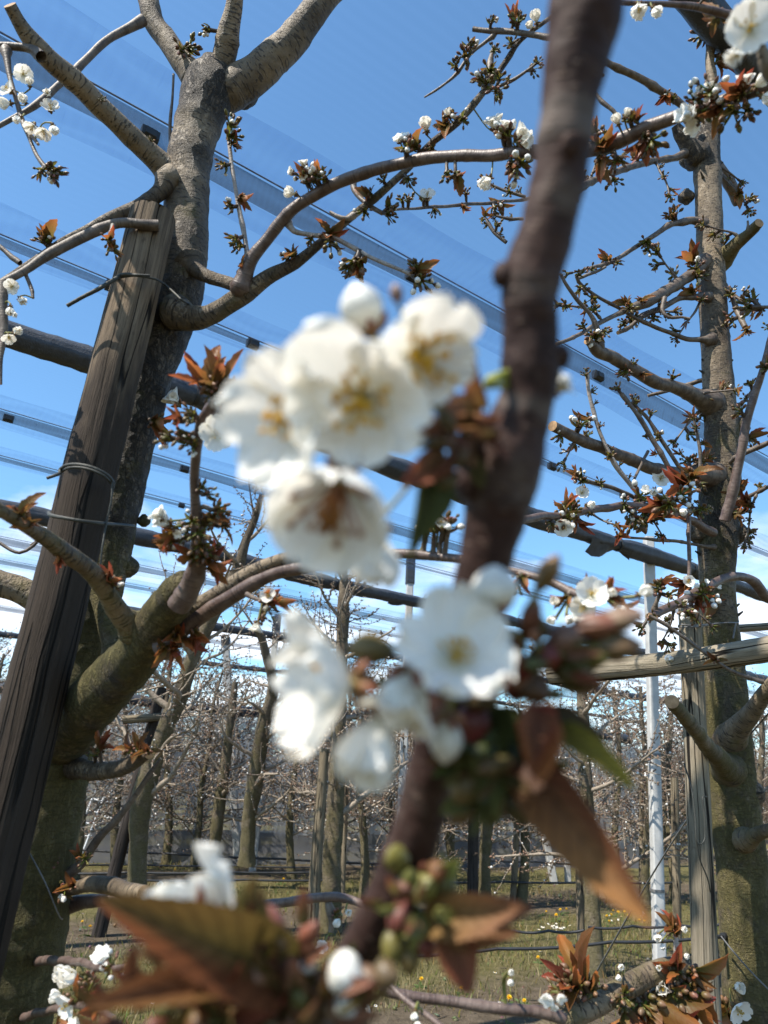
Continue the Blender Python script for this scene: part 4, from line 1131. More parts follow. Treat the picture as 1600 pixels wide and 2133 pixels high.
for (x, y, s_, k) in ((1248, 150, 40, 'b'), (1250, 135, 30, 'b'), (1385, 200, 44, 'l'), (1400, 205, 36, 'b'), (1455, 75, 55, 'b'), (1500, 78, 42, 'b'), (1505, 130, 55, 'l'), (1500, 118, 42, 'b'), (1260, 360, 48, 'b'), (1280, 378, 46, 'b'), (1325, 318, 46, 'l'), (1340, 330, 36, 'b'), (1345, 505, 46, 'b'), (1355, 515, 36, 'b'), (1268, 540, 46, 'l'), (1285, 546, 32, 'b'), (1395, 440, 48, 'l'), (1405, 452, 44, 'b'), (1445, 545, 62, 'l'), (1450, 560, 52, 'w'), (1452, 575, 50, 'b'), (1305, 628, 48, 'l'), (1312, 642, 44, 'b'), (1335, 625, 38, 'l'), (1235, 622, 42, 'b'), (1210, 598, 44, 'b'), (1205, 572, 34, 'b'), (1310, 668, 44, 'b'), (1300, 672, 36, 'b'), (1360, 660, 38, 'b'), (1240, 695, 56, 'w'), (1255, 690, 36, 'b'), (1236, 700, 40, 'b'), (1215, 680, 34, 'b'), (1302, 775, 46, 'b'), (1335, 780, 30, 'l'), (1400, 790, 34, 'b'), (1320, 755, 24, 'b'), (1208, 885, 62, 'w'), (1214, 872, 55, 'l'), (1165, 912, 40, 'b'), (1270, 950, 32, 'b'), (1225, 905, 30, 'b'),
                    (890, 408, 44, 'w'), (882, 415, 36, 'b'), (905, 440, 34, 'b'), (970, 400, 34, 'b'), (850, 420, 40, 'b'), (838, 415, 34, 'b'), (965, 432, 30, 'l'), (1040, 425, 46, 'l'), (1030, 435, 42, 'b'), (1060, 400, 30, 'b'),
                    (1190, 1040, 62, 'l'), (1175, 1055, 70, 'l'), (1195, 1065, 60, 'b'), (1180, 1080, 62, 'w'), (1205, 1085, 62, 'l'), (1150, 1095, 42, 'b'), (1205, 990, 48, 'b'), (1215, 1000, 40, 'b'), (1195, 985, 40, 'l'), (1250, 1005, 30, 'b'), (1330, 1040, 66, 'w'), (1345, 1060, 78, 'w'), (1320, 1075, 70, 'b'), (1340, 1085, 66, 'b'), (1372, 1075, 78, 'l'), (1380, 1050, 75, 'l'), (1400, 1045, 75, 'b'), (1435, 1010, 95, 'l'), (1440, 995, 75, 'l'), (1415, 1035, 60, 'w'), (1310, 1060, 50, 'b'), (1300, 1050, 44, 'w'), (1460, 1060, 46, 'b'), (1545, 1060, 62, 'l'), (1560, 1052, 55, 'l'), (1530, 1070, 50, 'l'),
                    (1430, 1215, 60, 'l'), (1445, 1250, 62, 'l'), (1462, 1235, 66, 'w'), (1475, 1230, 60, 'w'), (1485, 1250, 55, 'l'), (1430, 1270, 52, 'w'), (1378, 1215, 62, 'l'), (1372, 1230, 55, 'b'), (1390, 1240, 48, 'b'), (1492, 1372, 40, 'l'), (1290, 1115, 46, 'l'), (1360, 1285, 34, 'b'), (1335, 1310, 40, 'b'), (1406, 1940, 55, 'l'), (1398, 1925, 60, 'l'), (1380, 2070, 170, 'l'), (1350, 2085, 150, 'l'), (1420, 2050, 160, 'l'), (1445, 2090, 140, 'l'), (1405, 2105, 150, 'l'), (1300, 2100, 120, 'l'), (1440, 2030, 110, 'l'), (1410, 2020, 90, 'l'), (1390, 2045, 90, 'b'), (1350, 2120, 120, 'l'), (1480, 2110, 120, 'l'), (1330, 2085, 62, 'b'), (1300, 2075, 66, 'b'), (1450, 2105, 70, 'b'), (1460, 2070, 62, 'l'), (1500, 2100, 70, 'l'), (1198, 2010, 150, 'l'), (1215, 2035, 120, 'l'), (1185, 2030, 110, 'l'), (1180, 2045, 75, 'b'), (1195, 2055, 70, 'b'), (1160, 2060, 60, 'b')):
    RTREE.leafy(x, y, s_, buds=k == 'b', white=k == 'w')
for (x, y, s_, k, ax) in ((1376, 998, 48, 'open', (-.1, .4, .9)), (1362, 1020, 36, 'half', (-.3, -.5, .8)), (1345, 1020, 20, 'ball', (-.4, .2, .8)), (1212, 1028, 34, 'open', (-.1, .4, .9)), (1224, 1052, 38, 'half', (.5, .0, .8)), (1172, 1098, 46, 'open', (-.1, -.2, .95)), (1416, 1062, 32, 'half', (.4, -.4, .7)), (1394, 1068, 24, 'ball', (-.1, -.8, .4)), (1202, 988, 20, 'half', (.2, .4, .8)), (1198, 1000, 20, 'half', (-.2, -.5, .8)), (1432, 1212, 30, 'open', (.0, .3, .9)), (1428, 1255, 22, 'half', (-.3, .3, .8)), (1472, 1212, 12, 'ball', (.2, .5, .8)), (1496, 1222, 14, 'ball', (.5, .3, .7)), (1380, 2060, 52, 'half', (-.3, .5, .8)), (1534, 2060, 44, 'half', (.2, .6, .7)), (1532, 2098, 62, 'open', (.3, -.2, .9)), (1420, 1936, 26, 'half', (.4, .4, .8)), (1372, 1948, 34, 'half', (-.4, -.1, .8)), (1380, 1965, 26, 'half', (-.2, -.5, .8)), (1374, 2014, 24, 'half', (-.4, .2, .8)), (1290, 2012, 26, 'half', (.2, .2, .9)), (1288, 2030, 24, 'half', (-.2, -.3, .9)), (1412, 2122, 30, 'half', (0, -.3, .9)), (1425, 1990, 24, 'half', (.5, .2, .8))):
    RTREE.bloom(x, y, s_, k, ax, front=.01)

# ------------------------------------------------------------------ posts, rails, ties close by
def straight(name, label, cat, a, b, ra, rb, mat, n=36, groove=(), disp=.03, group=None, step=.02, capmat=None):
    a, b = np.asarray(a, float), np.asarray(b, float)
    k = max(3, int(np.linalg.norm(b - a) / step))
    t = np.linspace(0, 1, k)[:, None]
    P = a * (1 - t) + b * t
    R_ = (ra * (1 - t) + rb * t)[:, 0]
    mb = MB()
    tube(mb, P, R_, n, disp=disp, dscale=9, seed=int(abs(a[0]) * 100) % 50, cap=(True, True), tipmat=1)
    V = mb.V[0].reshape(k, n, 3)
    for (g, w, dp) in groove:
        for i in range(k):
            s = .5 + .5 * math.sin(i * .05 + g)
            for j in range(n):
                dd = abs((j - g - 1.2 * math.sin(i * .013) + n / 2) % n - n / 2)
                if dd < w:
                    V[i, j] = P[i] + (V[i, j] - P[i]) * (1 - dp * (.4 + .6 * s) * (1 - dd / w))
    mb.V[0] = V.reshape(-1, 3)
    o = mb.build(name, [mat, capmat or mat])
    return tag(o, label, cat, group)


def to_ground(a, b, z=-.15):
    """continue the line a -> b down to height z"""
    a, b = np.asarray(a), np.asarray(b)
    return a + (b - a) * ((z - a[2]) / (b[2] - a[2]))


ta, tb = pY(319, 452, 1.06), pY(60, 1500, 1.03)
dt = depth(ta)
straight('wooden_post', 'thick dark weathered round post leaning in front of the mossy tree', 'post', to_ground(ta, tb), ta, 60 * depth(tb) / F * 1.04, 46 * dt / F, M_POST, n=72, groove=((42, 1.6, .17), (36, 1.2, .05), (52, 1.2, .06)), step=.015)
ta, tb = pY(1436, 1264, 1.70), pY(1473, 2080, 1.70)
straight('wooden_post', 'pale round wooden post standing beside the ringed tree on the right', 'post', to_ground(ta, tb), ta, 27 * depth(tb) / F, 22 * depth(ta) / F, M_POST2, n=48, groove=((26, 1.6, .12),), step=.02)


def px_tube(mb, pts, step=.006, n=8, disp=0.0, **k):
    """pts: (x, y, r px, depth)"""
    w = catmull([[*pD(x, y, d), r * d / F] for x, y, r, d in pts], step)
    tube(mb, w[:, :3], w[:, 3], n, disp=disp, dscale=60, **k)
    return w


root = thing('wooden_rail', 'round brown wooden rail with a zinc bolt running across the pale post', 'rail', pD(1440, 1376, 1.58))
mb = MB()
px_tube(mb, [(1150, 1404, 22, 1.86), (1300, 1391, 23, 1.72), (1440, 1376, 24, 1.575), (1640, 1346, 27, 1.42)], .015, 40, .05)
mb.build('beam', [M_POST2], root)
mb = MB()
bd = 1.60
c = pD(1393, 1372, bd)
ax = camvec(.05, .15, 1)
tube(mb, [c, c + ax * .014, c + ax * .018], [.0062, .006, .004], 6)
tube(mb, [c, c + ax * .006], [.0095, .0095], 18)
mb.build('bolt', [M_BOLT], root, smooth=False)
mb = MB()
px_tube(mb, [(1425, 1313, 8, 2.05), (1500, 1311, 8, 2.03), (1570, 1307, 8, 2.0), (1660, 1300, 8, 1.98)], .02, 18, .05)
tag(mb.build('wooden_rail', [M_POST2]), 'thin wooden crossbar passing behind the ringed tree above the big rail', 'rail')

dp = lambda x, y, Y: dY(x, y, Y)


def tie(label, pts, r=None, mat=M_TIE, name='tree_tie', cat='tie', step=.004, n=8):
    mb = MB()
    for p in pts:
        w = catmull([[*pY(x, y, Y), rr * dY(x, y, Y) / F] for x, y, rr, Y in p], step)
        tube(mb, w[:, :3], w[:, 3], n, disp=.06, dscale=150)
    return tag(mb.build(name, [mat]), label, cat)


tie('dark rubber tie with a long loose tail round the top of the weathered post', [[(140, 637, 4, .99), (170, 620, 4, .985), (205, 602, 4.5, .98), (232, 586, 4.5, .985), (250, 576, 5, 1.0), (262, 573, 5.5, 1.0), (285, 573, 3, .995), (312, 574, 2.6, 1.0)], [(244, 580, 4, 1.02), (256, 572, 4, .995), (290, 575, 2.5, .997), (325, 582, 2.5, 1.01), (345, 594, 2.5, 1.05), (365, 612, 2.5, 1.03), (380, 626, 2.5, 1.02), (392, 632, 2.5, 1.08), (396, 640, 2, 1.2)]])
tie('twisted grey tie looped round the middle of the weathered post', [[(98, 996, 3.5, .96), (115, 990, 3.5, .96), (124, 986, 3.5, .97), (126, 978, 4, .975), (140, 969, 4, .965), (165, 968, 4, .955), (195, 975, 4, .955), (220, 988, 4, .965), (234, 1002, 4, .985), (236, 1016, 3, 1.02)], [(126, 984, 3, .985), (142, 975, 3, .962), (168, 974, 3, .952), (196, 981, 3, .952), (220, 994, 3, .962), (233, 1008, 3, .99)], [(234, 1002, 2.2, .98), (232, 1040, 2, .98), (222, 1090, 2, .985), (213, 1140, 2, .98), (208, 1190, 2, .985)]])
tie('flat dark strap binding the weathered post to the mossy trunk', [[(102, 1068, 4.5, .985), (108, 1074, 4.5, .96), (140, 1080, 4, .945), (175, 1086, 4, .95), (210, 1090, 4, .975), (240, 1092, 3.5, 1.04), (262, 1094, 3.5, 1.09), (280, 1096, 3.5, 1.14)]])
tie('thin dark wire binding the pale post to the ringed tree', [[(1413, 1304, 1.6, 1.69), (1418, 1301, 1.6, 1.66), (1440, 1303, 1.6, 1.655), (1458, 1302, 1.6, 1.68), (1490, 1299, 1.6, 1.80), (1515, 1297, 1.6, 1.80), (1536, 1297, 1.6, 1.84), (1538, 1293, 1.6, 1.85)], [(1413, 1306, 1.4, 1.69), (1436, 1306, 1.4, 1.655), (1458, 1305, 1.4, 1.68), (1480, 1302, 1.4, 1.80)], [(1533, 1298, 2, 1.82), (1530, 1315, 2, 1.82), (1527, 1330, 2, 1.82)]], mat=M_WIRE, name='tie_wire', cat='wire')
tie('knotted green wire hanging down the lower half of the pale post', [[(1425, 1590, 1.5, 1.66), (1440, 1640, 1.5, 1.63), (1448, 1700, 1.6, 1.62), (1452, 1755, 1.8, 1.62), (1468, 1748, 1.8, 1.63), (1468, 1700, 1.6, 1.63), (1464, 1662, 1.6, 1.63), (1472, 1660, 1.8, 1.64)], [(1452, 1756, 2, 1.62), (1458, 1790, 1.4, 1.63), (1474, 1830, 1.4, 1.65), (1480, 1860, 1.4, 1.68)]], mat=M_TIE, name='tie_wire', cat='wire')
tie('thin slack wire slanting down across the mossy trunk foot', [[(-10, 1660, 1.5, 1.10), (40, 1740, 1.5, 1.06), (90, 1830, 1.5, 1.06), (122, 1905, 1.5, 1.09), (130, 1915, 1.5, 1.16)]], mat=M_WIRE, name='guy_wire', cat='wire')
tie('thin guy wire slanting from the ringed tree down to the grass', [[(1640, 1440, 1.6, 1.6), (1500, 1610, 1.6, 2.1), (1360, 1820, 1.7, 3.0), (1222, 2062, 2.0, 4.6)]], mat=M_WIRE, name='guy_wire', cat='wire', step=.05)
tie('loose wire end curling round the foot of the ringed tree', [[(1502, 1950, 1.8, 1.84), (1530, 1985, 1.6, 1.82), (1570, 2030, 1.6, 1.80), (1620, 2080, 1.6, 1.79)]], mat=M_WIRE, name='guy_wire', cat='wire')

# ------------------------------------------------------------------ trellis: wrapped nets, posts, seams, roof net
ZB = 4.0


def along(px, py, z, t):
    return pZ(px, py, z) + ROW * t


def rolled(label, px, py, t0, t1, r, seed, flap=None):
    root = thing('rolled_net', label, 'rolled net', along(px, py, ZB, t0))
    N = int((t1 - t0) / .06)
    t = np.linspace(t0, t1, N)
    P0 = pZ(px, py, ZB)
    rr = random.Random(seed)
    sag = np.array([.02 * math.sin(a * 1.1 + seed) for a in t])
    P = P0[None] + ROW[None] * t[:, None] + np.array([0, 0, 1.0])[None] * sag[:, None]
    straps = []
    a = t0 + rr.uniform(.3, 1)
    while a < t1:
        straps.append(a); a += rr.uniform(1.3, 2.1)
    R_ = r * np.ones(N) * (1 + .10 * np.sin(t * 2.3 + seed))
    for s in straps:
        R_ *= 1 - .24 * np.exp(-((t - s) / .11) ** 2)
        R_ *= 1 + .10 * np.exp(-((t - s - .4) / .25) ** 2)
    mb = MB()
    tube(mb, P, R_, 22, disp=.16, dscale=5, seed=seed)
    # long folds along the wrap
    V = mb.V[0].reshape(N, 22, 3)
    for i in range(N):
        for j in range(22):
            k = .06 * math.sin(j * 2.1 + 1.5 * math.sin(t[i] * .9)) + .05 * math.sin(j * 3.3 - t[i] * .7)
            V[i, j] = P[i] + (V[i, j] - P[i]) * (1 + k)
    mb.V[0] = V.reshape(-1, 3)
    if flap:
        for (a0, a1, dz) in flap:
            Q, VV = [], []
            for i in range(9):
                q = a0 + (a1 - a0) * i / 8
                c_ = P0 + ROW * q
                for j in range(5):
                    VV.append(c_ + np.array([0, 0, -r * .6 - dz * (j / 4) * (.5 + .5 * math.sin(i * .7 + .6))]) - PERP * (r * .75 - .02 * j + .02 * math.sin(i * 1.9 + j)))
            for i in range(8):
                for j in range(4):
                    Q.append([i * 5 + j, i * 5 + j + 1, i * 5 + j + 6, i * 5 + j + 5])
            mb.add(VV, Q)
    mb.build('wrap', [M_ROLL], root)
    for s in straps:
        c_ = P0 + ROW * s + np.array([0, 0, .02 * math.sin(s * 1.1 + seed)])
        m = MB()
        tube(m, [c_ - ROW * .014, c_ + ROW * .014], [r * .92, r * .92], 22, disp=.08, dscale=8, seed=seed)
        e = c_ + np.array([0, 0, r])
        w = catmull([[*e, .004], [*(e + np.array([.02, 0, .03])), .004], [*(e + ROW * .05 + np.array([0, 0, .035])), .004]], .01)
        tube(m, w[:, :3], w[:, 3], 5)
        m.build('strap', [M_PLAST], root)
    return P0


B0 = rolled('dark net roll seen from below in the top right corner above the ringed tree', 1525, 88, -2.6, 3.5, .048, 3)
B1 = rolled('thick grey net roll tied to the near white post behind both big trees', 1353, 1158, -9, 7, .082, 7, flap=((-1.05, -.35, .16),))
B2 = rolled('grey net roll hanging from the black capped middle post', 868, 1252, -10, 12, .085, 12, flap=((-.5, .1, .08),))
B3 = rolled('thinner grey net roll on the white post behind the leaning trunk', 583, 1326, -10, 18, .08, 19)
B4 = rolled('farthest net roll low in the sky above the wind net', 520, 1392, -14, 24, .055, 25)


def conc_post(label, P, top, h=.05, mat=M_CONC, cap=True, lean=(0, 0), capz=None, name='concrete_post', cat='post'):
    root = thing(name, label, cat, np.array([P[0], P[1], 0]))
    mb = MB()
    a = np.array([P[0], P[1], -.1]); b = np.array([P[0] + lean[0], P[1] + lean[1], top])
    ax = nrm(b - a)
    X = nrm(PERP * .55 - ROW * .84); Yv = np.cross(ax, X)
    N = 24
    for i in range(N):      # slightly uneven cast faces
        pass
    box(mb, (a + b) / 2, X, Yv, ax, h, h, np.linalg.norm(b - a) / 2, bev=.012)
    mb.build('shaft', [mat], root, smooth=False)
    if cap:
        m = MB()
        cz = capz if capz else (top - .28, top + .05)
        f = lambda z: a + (b - a) * ((z - a[2]) / (b[2] - a[2]))
        c0, c1 = f(cz[0]), f(cz[1])
        box(m, (c0 + c1) / 2, X, Yv, ax, h * 1.32, h * 1.32, np.linalg.norm(c1 - c0) / 2, bev=.022)
        c2 = c1 + ax * .03
        box(m, (c1 + c2) / 2 + ax * .003, X, Yv, ax, h * .95, h * .95, .018, bev=.02)
        m.build('cap', [M_PLAST], root, smooth=False)
    return root


def bar_post(label, Bp, cap=True, top=None, **k):
    return conc_post(label, Bp + PERP * .17, top or ZB + .35, cap=cap, **k)


gp_ = ground(1374, 2052); tq_ = pY(1351, 1120, B1[1] + .12)
r_ = conc_post('near square white concrete post left of the pale wooden post', gp_, tq_[2], cap=False, h=.05, lean=(tq_[0] - gp_[0], tq_[1] - gp_[1]))
m = MB()
for z in (.75, 1.95, 4.05):
    box(m, gp_ + (tq_ - gp_) * (z / tq_[2]), nrm(PERP * .55 - ROW * .84), np.cross((0, 0, 1), nrm(PERP * .55 - ROW * .84)), (0, 0, 1), .054, .054, .012 if z < 3 else .03, bev=.012)
m.build('band', [M_WIRE], r_, smooth=False)
bar_post('middle concrete post with a tall black cap below the big blossoms', B2, top=ZB + .62, capz=(ZB + .28, ZB + .66))
bar_post('white concrete post behind the leaning grey trunk in the second bay', B3, top=ZB + .38, capz=(ZB + .12, ZB + .4), h=.058)
g_ = ground(497, 1800)
tp_ = pY(470, 1326, g_[1] - .4)
conc_post('whitewashed post with black sleeve leaning right beside the forked trunk', g_, tp_[2], h=.065, lean=(tp_[0] - g_[0], tp_[1] - g_[1]), capz=(tp_[2] - .16, tp_[2] + .0))
for (bx, by, tx, ty, lab, hh) in ((842, 1790, 862, 1480, 'grey concrete post half hidden behind the low blossoms', .055), (405, 1795, 425, 1550, 'grey concrete post standing in the wind net on the left', .06), (1157, 1842, 1135, 1735, 'short white prop leaning left in the far grass', .06), (1183, 1840, 1181, 1760, 'short upright white stub next to the leaning prop', .05)):
    g_ = ground(bx, by)
    tp_ = pY(tx, ty, g_[1])
    conc_post(lab, g_, tp_[2], h=hh, cap=False, lean=(tp_[0] - g_[0], 0), mat=M_CONCG if 'grey' in lab else M_CONC)


def seam(label, px, py, z, t0, t1, wide, clips, drop=.10, narrow=.05):
    """two roof nets folded together along a wire, held by black clips"""
    root = thing('net_seam', label, 'net seam', along(px, py, z, t0))
    P0 = pZ(px, py, z)
    N = int((t1 - t0) / .15)
    t = np.linspace(t0, t1, N)
    cl = [np.dot(pZ(x, y, z) - P0, ROW) for x, y in clips]

    def strip(name, off0, off1, mat, amp, ph):
        m = MB()
        pinch = np.ones(N)
        for c_ in cl:
            pinch *= 1 - .12 * np.exp(-((t - c_) / .5) ** 2)
        V, U = [], []
        for i in range(N):
            for k in range(4):
                u = k / 3
                o = off0 + (off1 - off0) * u
                V.append(P0 + ROW * t[i] + PERP * (o[0] * pinch[i]) + np.array([0, 0, o[1] * pinch[i] + amp * math.sin(t[i] * 1.7 + ph + u * 2)]))
        Q = [[i * 4 + k, i * 4 + k + 1, i * 4 + k + 5, i * 4 + k + 4] for i in range(N - 1) for k in range(3)]
        UVq = [[(k / 3, t[i]), ((k + 1) / 3, t[i]), ((k + 1) / 3, t[i + 1]), (k / 3, t[i + 1])] for i in range(N - 1) for k in range(3)]
        m.add(V, Q, UVq)
        m.build(name, [mat], root)
    strip('fold', np.array([0, .0]), np.array([-wide, .05]), M_BAND, .004, 0)
    strip('hem', np.array([.0, -.01]), np.array([narrow * .7, -drop]), M_BAND2, .004, 1.3)
    strip('flap', np.array([narrow * .7, -drop - .005]), np.array([narrow * 2.2, -drop * 1.5]), M_BAND, .004, 2.1)
    m = MB()
    tube(m, P0[None] + ROW[None] * t[:, None] + np.array([0, 0, .008]), np.full(N, .0045), 6)
    m.build('wire', [M_WIRE], root)
    for c_ in cl:
        c0 = P0 + ROW * c_ + PERP * narrow * .4 + np.array([0, 0, -drop * .55])
        m = MB()
        s_ = .042 if wide > .2 else .034
        box(m, c0, PERP, (0, 0, 1), ROW, s_ * .55, s_ * .75, s_ * .95, bev=.01)
        box(m, c0 + PERP * (-s_ * .6), PERP, (0, 0, 1), ROW, s_ * .12, s_ * .5, s_ * .6, bev=.004)
        m.build('clip', [M_PLAST], root, smooth=False)
    return P0


ZS = 4.35
S1 = seam('wide blue net seam crossing behind the top of the leaning tree', 0, 70, ZS, -2, 14, .28, ((330, 233), (878, 540), (1260, 757), (1492, 905)), .13, .075)
S2 = seam('net seam passing just below the top of the weathered post', 0, 490, ZS, -2, 18, .22, ((240, 583), (525, 712), (1147, 967), (1302, 1027)), .05, .035)
S3 = seam('net seam under the thick grey roll, clipped left of the weathered post', 0, 853, ZS, -3, 20, .22, ((22, 858), (385, 968)), .09, .05)
S4 = seam('thin net seam beside the middle tie of the weathered post', 0, 950, ZS, -3, 24, .12, ((373, 1053), (1210, 1255)), .04, .03)
S5 = seam('low net seam between the two middle net rolls', 0, 1118, ZS, -4, 26, .24, ((395, 1198), (1090, 1325)), .09, .05)
S6 = seam('faint net seam under the middle net roll', 0, 1165, ZS, -6, 28, .16, ((745, 1290),), .06, .05)
S7 = seam('faintest net seam low above the wind net', 0, 1262, ZS, -6, 34, .25, ((600, 1350),), .08, .06)


def panel(label, A, za, Bq, zb, t0, t1, sag):
    m = MB()
    n, k = 40, 8
    t = np.linspace(t0, t1, n + 1)
    V, UVv = [], []
    for i in range(n + 1):
        for j in range(k + 1):
            u = j / k
            a = A + ROW * t[i]
            d = np.dot(Bq - A, PERP)
            p = a + PERP * d * u
            p = np.array([p[0], p[1], za + (zb - za) * u - sag * 4 * u * (1 - u) + .02 * math.sin(t[i] * 1.3 + u * 5)])
            V.append(p); UVv.append((d * u, t[i]))
    Q = [[i * (k + 1) + j, i * (k + 1) + j + 1, (i + 1) * (k + 1) + j + 1, (i + 1) * (k + 1) + j] for i in range(n) for j in range(k)]
    m.add(V, Q, [[UVv[q] for q in f] for f in Q])
    tag(m.build('hail_net', [M_NET]), label, 'net', 'clear hail net panels stretched over the rows')


up = np.array([0, 0, 1.0])
lines = [(B0 - PERP * 3.2, ZB), (B0, ZB), (S1, ZS), (S2, ZS), (B1, ZB), (S3, ZS), (S4, ZS), (B2, ZB), (S5, ZS), (S6, ZS), (B3, ZB), (S7, ZS), (B4, ZB)]
lines = [(a - ROW * np.dot(a, ROW), z) for a, z in lines]
lines.sort(key=lambda q: np.dot(q[0], PERP))
names = ['hail net panel directly overhead at the top of the picture', 'hail net panel between the dark corner roll and the wide blue seam', 'hail net panel below the wide blue seam', 'hail net panel above the thick grey roll', 'hail net panel just behind the thick grey roll', 'hail net panel above the weathered post middle tie', 'hail net panel in front of the middle roll', 'hail net panel behind the middle roll', 'hail net panel between the low seams', 'hail net panel in front of the thinner roll', 'hail net panel behind the thinner roll', 'hail net panel nearest the wind net']
for i in range(len(lines) - 1):
    (a, za), (b, zb) = lines[i], lines[i + 1]
    panel(names[min(i, len(names) - 1)], a, za + .012, b, zb + .012, -14, 34, .06)

# cross wires between the posts
for i, (x0, y0, x1, y1, zz) in enumerate(((430, 1386, 780, 1452, 3.9), (560, 1436, 800, 1470, 3.9), (600, 1405, 800, 1436, 3.9), (1200, 1260, 1600, 1372, 3.9))):
    a, b = pZ(x0, y0, zz), pZ(x1, y1, zz)
    m = MB(); tube(m, [a - (b - a) * .4, a, b, b + (b - a) * .5], [.006] * 4, 5)
    tag(m.build('trellis_wire', [M_WIRE]), ['long trellis wire below the farthest net roll', 'lowest trellis wire above the wind net', 'trellis wire between the two far rolls', 'trellis wire behind the near white post'][i], 'wire')

# ------------------------------------------------------------------ orchard trees further back
def octa(mb, c, ax, L, r, col, mat=1):
    ax = nrm(ax)
    ref = np.array([0, 0, 1.0]) if abs(ax[2]) < .9 else np.array([1.0, 0, 0])
    x = nrm(np.cross(ref, ax)); y = np.cross(ax, x)
    m = np.asarray(c) + ax * L * .45
    V = [np.asarray(c), m + x * r, m + y * r, m - x * r, m - y * r, np.asarray(c) + ax * L]
    T = [[0, 2, 1], [0, 3, 2], [0, 4, 3], [0, 1, 4], [5, 1, 2], [5, 2, 3], [5, 3, 4], [5, 4, 1]]
    mb.add(V, T=T, mat=mat, col=np.array(list(col) + [1.0]))


def budspray(mb, P, r_, size, white):
    for k in range(r_.randint(2, 4)):
        d = nrm(np.array([r_.uniform(-1, 1), r_.uniform(-1, 1), r_.uniform(-.5, 1)]))
        w = r_.random()
        if w < white:
            octa(mb, P, d, size * 1.1, size * .5, (.75, .74, .70))
        elif w < .35:
            octa(mb, P, d, size * 1.3, size * .34, (.16 + .06 * r_.random(), .115, .075))
        else:
            octa(mb, P, d, size, size * .34, (.15 + .06 * r_.random(), .13, .088))


def gen_tree(seed, trunk, nb=13, z0=.7, z1=None, blen=(.7, 1.4), tw_every=.075, bud=.027, white=.06, n=14, sub=True, rbr=.35, up_=.35):
    """trunk: (k,4) world path. Returns trunk MB and a list of branch MBs"""
    r_ = random.Random(seed)
    W = catmull(trunk, .05)
    tm = MB()
    z = W[:, 2]
    ms = np.interp(z, [z[0], z[0] + 1.5, z[-1]], [.5, .4, .2])
    Wr = W[:, 3].copy()
    Wr *= 1 + .35 * np.exp(-(z - z[0]) / .12)
    tube(tm, W[:, :3], Wr, n, col=np.stack([ms, .35 + 0 * ms, 0 * ms, 1 + 0 * ms], 1), disp=.12, dscale=7, seed=seed)
    out = []
    z1 = z1 if z1 else z[-1] - .05
    for b in range(nb):
        zz = z0 + (z1 - z0) * (b + r_.random() * .8) / nb
        i = int(np.argmin(abs(z - zz)))
        a = b * 2.4 + r_.uniform(-.6, .6)
        k = (zz - z0) / (z1 - z0 + 1e-6)
        L = (blen[1] + (blen[0] - blen[1]) * k) * r_.uniform(.7, 1.15)
        d = np.array([math.cos(a), math.sin(a), r_.uniform(0, .55) + up_ * k])
        d = nrm(d)
        p = W[i, :3].copy()
        m = int(L / .06) + 2
        r0 = min(W[i, 3] * .75, max(.009, W[i, 3] * rbr * r_.uniform(.7, 1.2)))
        path = []
        dd = d.copy()
        bend = np.array([r_.uniform(-1, 1), r_.uniform(-1, 1), r_.uniform(-.2, 1.0)]) * .05
        for q in range(m):
            path.append([*p, r0 * (1 - .72 * q / m)])
            dd = nrm(dd + bend + np.array([r_.gauss(0, .09), r_.gauss(0, .09), r_.gauss(0, .08)]))
            p = p + dd * .06
        path = np.array(path)
        mb = MB()
        tube(mb, path[:, :3], path[:, 3], 7, col=np.array([.3, .2, 0, 1]), disp=.1, dscale=15, seed=seed + b)
        s = r_.uniform(.1, .25)
        while s < L:
            q = min(len(path) - 2, int(s / .06))
            t = nrm(path[q + 1, :3] - path[q, :3])
            side = nrm(np.cross(t, [r_.gauss(0, 1), r_.gauss(0, 1), r_.gauss(0, 1)]))
            tl = r_.uniform(.15, .75) * (1 - .3 * s / L)
            td = nrm(t * .6 + side + np.array([0, 0, .25]))
            pp = path[q, :3].copy()
            tp2 = []
            mm = max(3, int(tl / .05))
            for w in range(mm + 1):
                tp2.append([*pp, max(.0022, r0 * .28 * (1 - .6 * w / mm))])
                td = nrm(td + np.array([r_.gauss(0, .1), r_.gauss(0, .1), r_.gauss(.03, .1)]))
                pp = pp + td * (tl / mm)
                if r_.random() < .75:
                    budspray(mb, pp, r_, bud * r_.uniform(.7, 1.3), white)
            tp2 = np.array(tp2)
            tube(mb, tp2[:, :3], tp2[:, 3], 4, col=np.array([.1, .1, 0, 1]), cap=(False, True))
            s += tw_every * r_.uniform(.5, 1.5)
        budspray(mb, path[-1, :3], r_, bud * 1.5, white)
        out.append(mb)
    return tm, out


def orchard_tree(label, trunk, group, seed, base=None, **k):
    tm, bs = gen_tree(seed, trunk, **k)
    root = thing('cherry_tree', label, 'tree', np.array([trunk[0][0], trunk[0][1], 0]), group)
    tm.build('trunk', [M_MID], root)
    for b in bs:
        b.build('branch', [M_MIDTW, M_BUD], root)
    return root


def pixtrunk(pts, Y0, Y1=None, drop=True):
    """pixel trunk (x, y, r) bottom first"""
    Y1 = Y0 if Y1 is None else Y1
    out = []
    n = len(pts)
    for i, (x, y, r) in enumerate(pts):
        Y = Y0 + (Y1 - Y0) * i / max(1, n - 1)
        out.append([*pY(x, y, Y), r * dY(x, y, Y) / F])
    return np.array(out)


